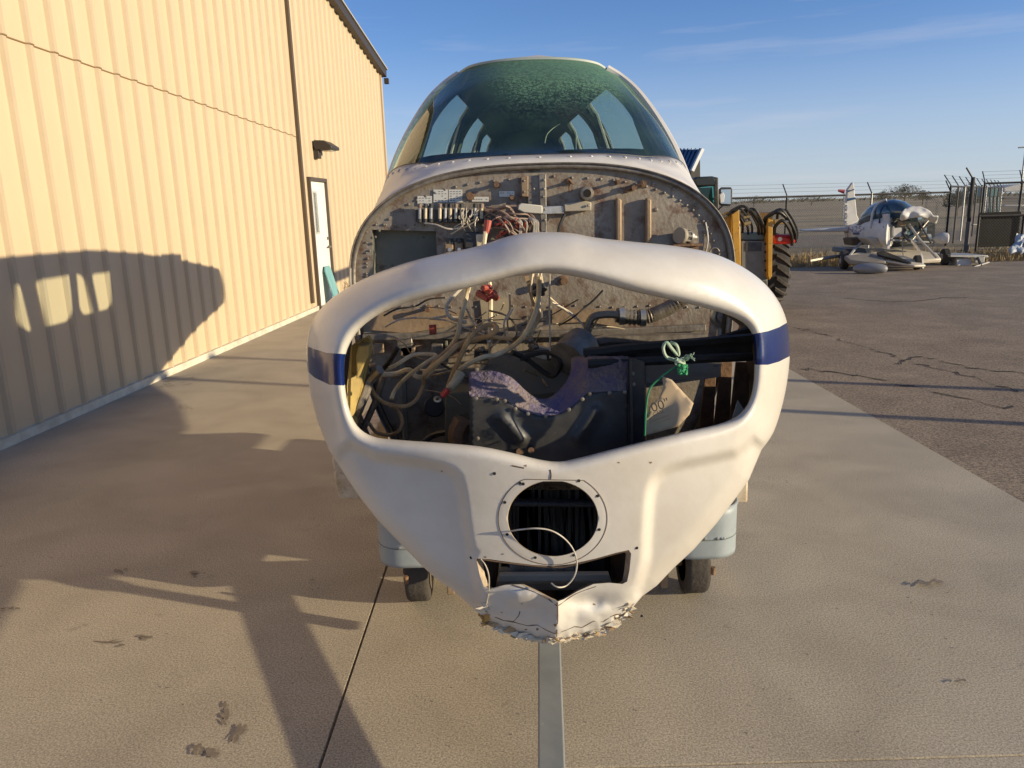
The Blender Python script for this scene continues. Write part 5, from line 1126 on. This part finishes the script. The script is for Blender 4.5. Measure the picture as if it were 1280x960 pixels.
# small trailer to the right of the wreck
tr_ = empty('small_trailer', P(1215, 333, 17.9), 'low flat trailer with a white box beside the wreck near the gate post', 'trailer')
def tq(name, pts, y_, d, m, bevel=.01): b = MB(); b.prism([P(a, c, y_) for a, c in pts], (0, d, 0)); return b.build(name, m, tr_, bevel=bevel)
tq('deck', [(1188, 318.5), (1235, 319), (1236, 322), (1188, 321.5)], 17.9, .9, galv); tq('white_box', [(1196, 323), (1215, 323), (1215, 334), (1196, 334)], 18.0, .5, wreck_w); tq('side_panel', [(1218, 321), (1231, 320), (1231, 328), (1219, 329)], 17.9, .04, galv)
b = MB(); b.cyl(P(1222, 322, 17.9), P(1227, 334, 17.7), .03, n=6); b.build('jack', black, tr_); b = MB(); b.cyl(P(1217, 334, 17.6), P(1236, 328, 17.9), .02, n=6); b.build('drawbar', galv, tr_)
# wrapped airplane parts at the right edge
b = MB(); V, T, L = surf(sm2([(1262, 313), (1268, 304), (1276, 296), (1290, 290), (1310, 300), (1310, 316), (1285, 315)], 3), [], 3)
o = to3(V, T, lambda x, y: P(x, y, 19.6+.2*noise.noise(Vector((x*.2, y*.2, 0)))+(y-305)*-.03)).build('tarp_bundle', mat('tarp', (.42, .46, .50), (.5, .5, .5), 3, .6), ang=30, solid=.15); tag(o, 'pale blue grey covered bundle at the right edge by the fence', 'tarp')
# concrete pad and dry grass strip by the fence
dg_m = mat('dry_grass', (.30, .22, .11), (.18, .13, .07), 1.6, 1, bump=1, bscale=30)
sheet('grass_strip', -20, 70, 18.6, 26.5, -.012, dg_m); sheet('far_road', -60, 90, 26.5, 36, -.02, asphalt)
b = MB(); rnd = random.Random(6)
for k in range(9000):
    x, y_ = rnd.uniform(4.5, 19), 18.7+abs(rnd.gauss(0, 1.8)); h_ = rnd.uniform(.05, .22); w_ = .012; a = rnd.uniform(0, 3.1); dx, dy = math.cos(a)*w_, math.sin(a)*w_; lx, ly = rnd.uniform(-.06, .06), rnd.uniform(-.06, .06)
    b.add([(x-dx, y_-dy, -.01), (x+dx, y_+dy, -.01), (x+lx, y_+ly, h_)], [(0, 1, 2)])
tag(b.build('dry_grass', mat('straw', (.38, .28, .14), (.25, .18, .09), 3, 1), smooth=False), 'short dry straw coloured grass along the foot of the fence', 'grass', kind='stuff')
o = MB(); o.box((3.8, 21.3, .02), (2.8, 1.8, .08)); tag(o.build('concrete_pad', concrete, bevel=.01, smooth=False), kind='structure')
# ------------------------------------------------------------------ far trees, equipment, windsock
def bush(name, px, py, y_, w_, h_, label, seed, m):
    rnd = random.Random(seed); c = Vector(P(px, py, y_)); c.z = -.03; r_ = empty(name, c, label, 'tree')
    b = MB()
    b.tube([c, c+Vector((0, 0, h_*.35)), c+Vector((w_*.05, 0, h_*.6))], lambda t: h_*.045*(1-.6*t), n=6)
    for k in range(6): a = rnd.uniform(0, 6.28); b.tube([c+Vector((0, 0, h_*.3)), c+Vector((math.cos(a)*w_*.2, math.sin(a)*w_*.1, h_*.55)), c+Vector((math.cos(a)*w_*.38, math.sin(a)*w_*.2, h_*.75))], h_*.015, n=4)
    b.build('trunk', mat('bark', (.09, .065, .045), rough=.9), r_)
    b = MB()
    for k in range(2600):
        a = rnd.uniform(0, 6.28); q = rnd.random()**.45; el = rnd.uniform(-.3, 1.5); lump = 1+.25*math.sin(a*3+seed)*math.cos(el*4)
        p = c+Vector((math.cos(a)*math.cos(el)*w_*.5*q*lump, math.sin(a)*math.cos(el)*w_*.35*q, h_*.5+math.sin(el)*h_*.5*q*lump)); s_ = h_*rnd.uniform(.010, .028)
        n1 = Vector((rnd.gauss(0, 1), rnd.gauss(0, 1), rnd.gauss(0, 1))).normalized(); u = n1.orthogonal().normalized()*s_; v = n1.cross(u.normalized())*s_
        b.add([p-u, p+v, p+u, p-v], [(0, 1, 2, 3)])
    b.build('crown', m, r_, smooth=False)
fol = mat('winter_foliage', (.085, .075, .045), (.14, .115, .07), .8, .9); fol2 = mat('juniper', (.035, .05, .03), (.06, .07, .04), .8, .9)
for i, (px, w_, h_, y_, lb, m_) in enumerate([(1131, 8.5, 3.7, 150, 'broad bare brown tree on the horizon above the wreck canopy', fol), (1103, 3.2, 2.6, 150, 'small round tree on the horizon left of the broad one', fol), (1015, 14, 2.6, 210, 'low dark tree clump on the horizon left of the tail fin', fol), (943, 14, 2.9, 220, 'low dark tree clump on the horizon above the loader tyre', fol), (1154, 3, 2.4, 140, 'small tree on the horizon just left of the fence corner', fol), (1212, 4, 2.3, 60, 'dark green bush behind the fence right of the tall gate post', fol2), (1198, 2.5, 1.9, 62, 'smaller dark bush behind the fence left of the tall gate post', fol2)]):
    bush('distant_tree', px, 246, y_, w_, h_, lb, i+3, m_)
b = MB(); rnd = random.Random(40)
for k in range(220):
    x = -60+k*3.2+rnd.uniform(-1, 1); h_ = rnd.uniform(.8, 2.6)*(1 if rnd.random() < .7 else .3)
    for j in range(10): c = Vector((x*1.6+rnd.uniform(-4, 4), 520+rnd.uniform(-10, 10), rnd.uniform(0, h_))); s_ = rnd.uniform(.5, 1.3); n1 = Vector((rnd.gauss(0, .3), -1, rnd.gauss(0, .3))).normalized(); u = n1.orthogonal().normalized()*s_*1.6; v = n1.cross(u.normalized())*s_*.6; b.add([c-u, c+v, c+u, c-v], [(0, 1, 2, 3)])
tag(b.build('horizon_scrub', mat('scrub', (.12, .115, .085), (.16, .14, .10), .1, 1), smooth=False), 'thin line of far scrub along the horizon', 'scrub', kind='stuff')
wsk = empty('windsock', P(1054, 246, 60), 'small red windsock on a thin pole left of the wreck tail fin', 'windsock')
b = MB(); t_ = Vector(P(1055.5, 241, 60)); b.cyl((t_.x, t_.y, 0), t_, .05, n=6); b.build('pole', galv, wsk)
b = MB(); a = Vector(P(1055, 239.5, 60)); c = Vector(P(1048, 238, 60)); b.cyl(a, c, .16, .09, n=10); b.build('sock', mat('sock_red', (.5, .06, .08), rough=.8), wsk)
# blue machinery behind the gate
eq = empty('field_equipment', P(1243, 250, 45), 'teal and white tank equipment standing behind the fence at the right edge', 'equipment')
def eqq(name, pts, y_, d, m): b = MB(); b.prism([P(a, c, y_) for a, c in pts], (0, d, 0)); return b.build(name, m, eq, bevel=.04)
teal = mat('equip_teal', (.08, .24, .25), (.12, .3, .3), 2, .5)
eqq('tank', [(1236, 236), (1240, 233.5), (1246, 233.5), (1248, 237), (1247, 246), (1236, 246)], 45, 1.2, teal)
for k, (x, w_) in enumerate([(1234, 1.5), (1238, 2), (1243, 1.5), (1247, 2)]): eqq('leg', [(x, 246), (x+w_, 246), (x+w_, 267), (x, 267)], 45, .2, teal if k % 2 else wreck_w)
eqq('white_van_body', [(1255, 234), (1275, 230), (1290, 230), (1290, 238), (1255, 240)], 52, 2.2, wreck_w)
eqq('rail', [(1255, 247), (1290, 246), (1290, 248), (1255, 249)], 50, .3, steel); eqq('rail', [(1255, 256), (1290, 256), (1290, 258), (1255, 258)], 50, .3, wreck_w)
sw = empty('street_light', P(1277, 190, 60), 'far tall light pole with a short arm at the right edge', 'lamp')
t_ = Vector(P(1282, 184, 60)); b = MB(); b.cyl((t_.x, t_.y, 0), t_, .08, .05, n=8); b.build('pole', galv, sw); b = MB(); b.cyl(t_, P(1273, 184.5, 60), .06, n=6); b.build('arm', galv, sw)
# ------------------------------------------------------------------ two unseen poles, added to cast shadow bands across the apron
for (x, y_, lb) in ((7.6, 5.05, 'added steel pole, unseen right of the frame, casting the farther shadow band'), (7.4, 3.95, 'added steel pole, unseen right of the frame, casting the nearer shadow band')):
    p_ = empty('shadow_pole', (x, y_, 0), lb, 'pole'); b = MB(); b.cyl((x, y_, 0), (x, y_, 2.55), .06, .045, n=10); b.build('pole', galv, p_); b = MB(); b.box((x-.05, y_, 2.58), (.16, .16, .08)); b.build('pole_cap', trim_dark, p_)
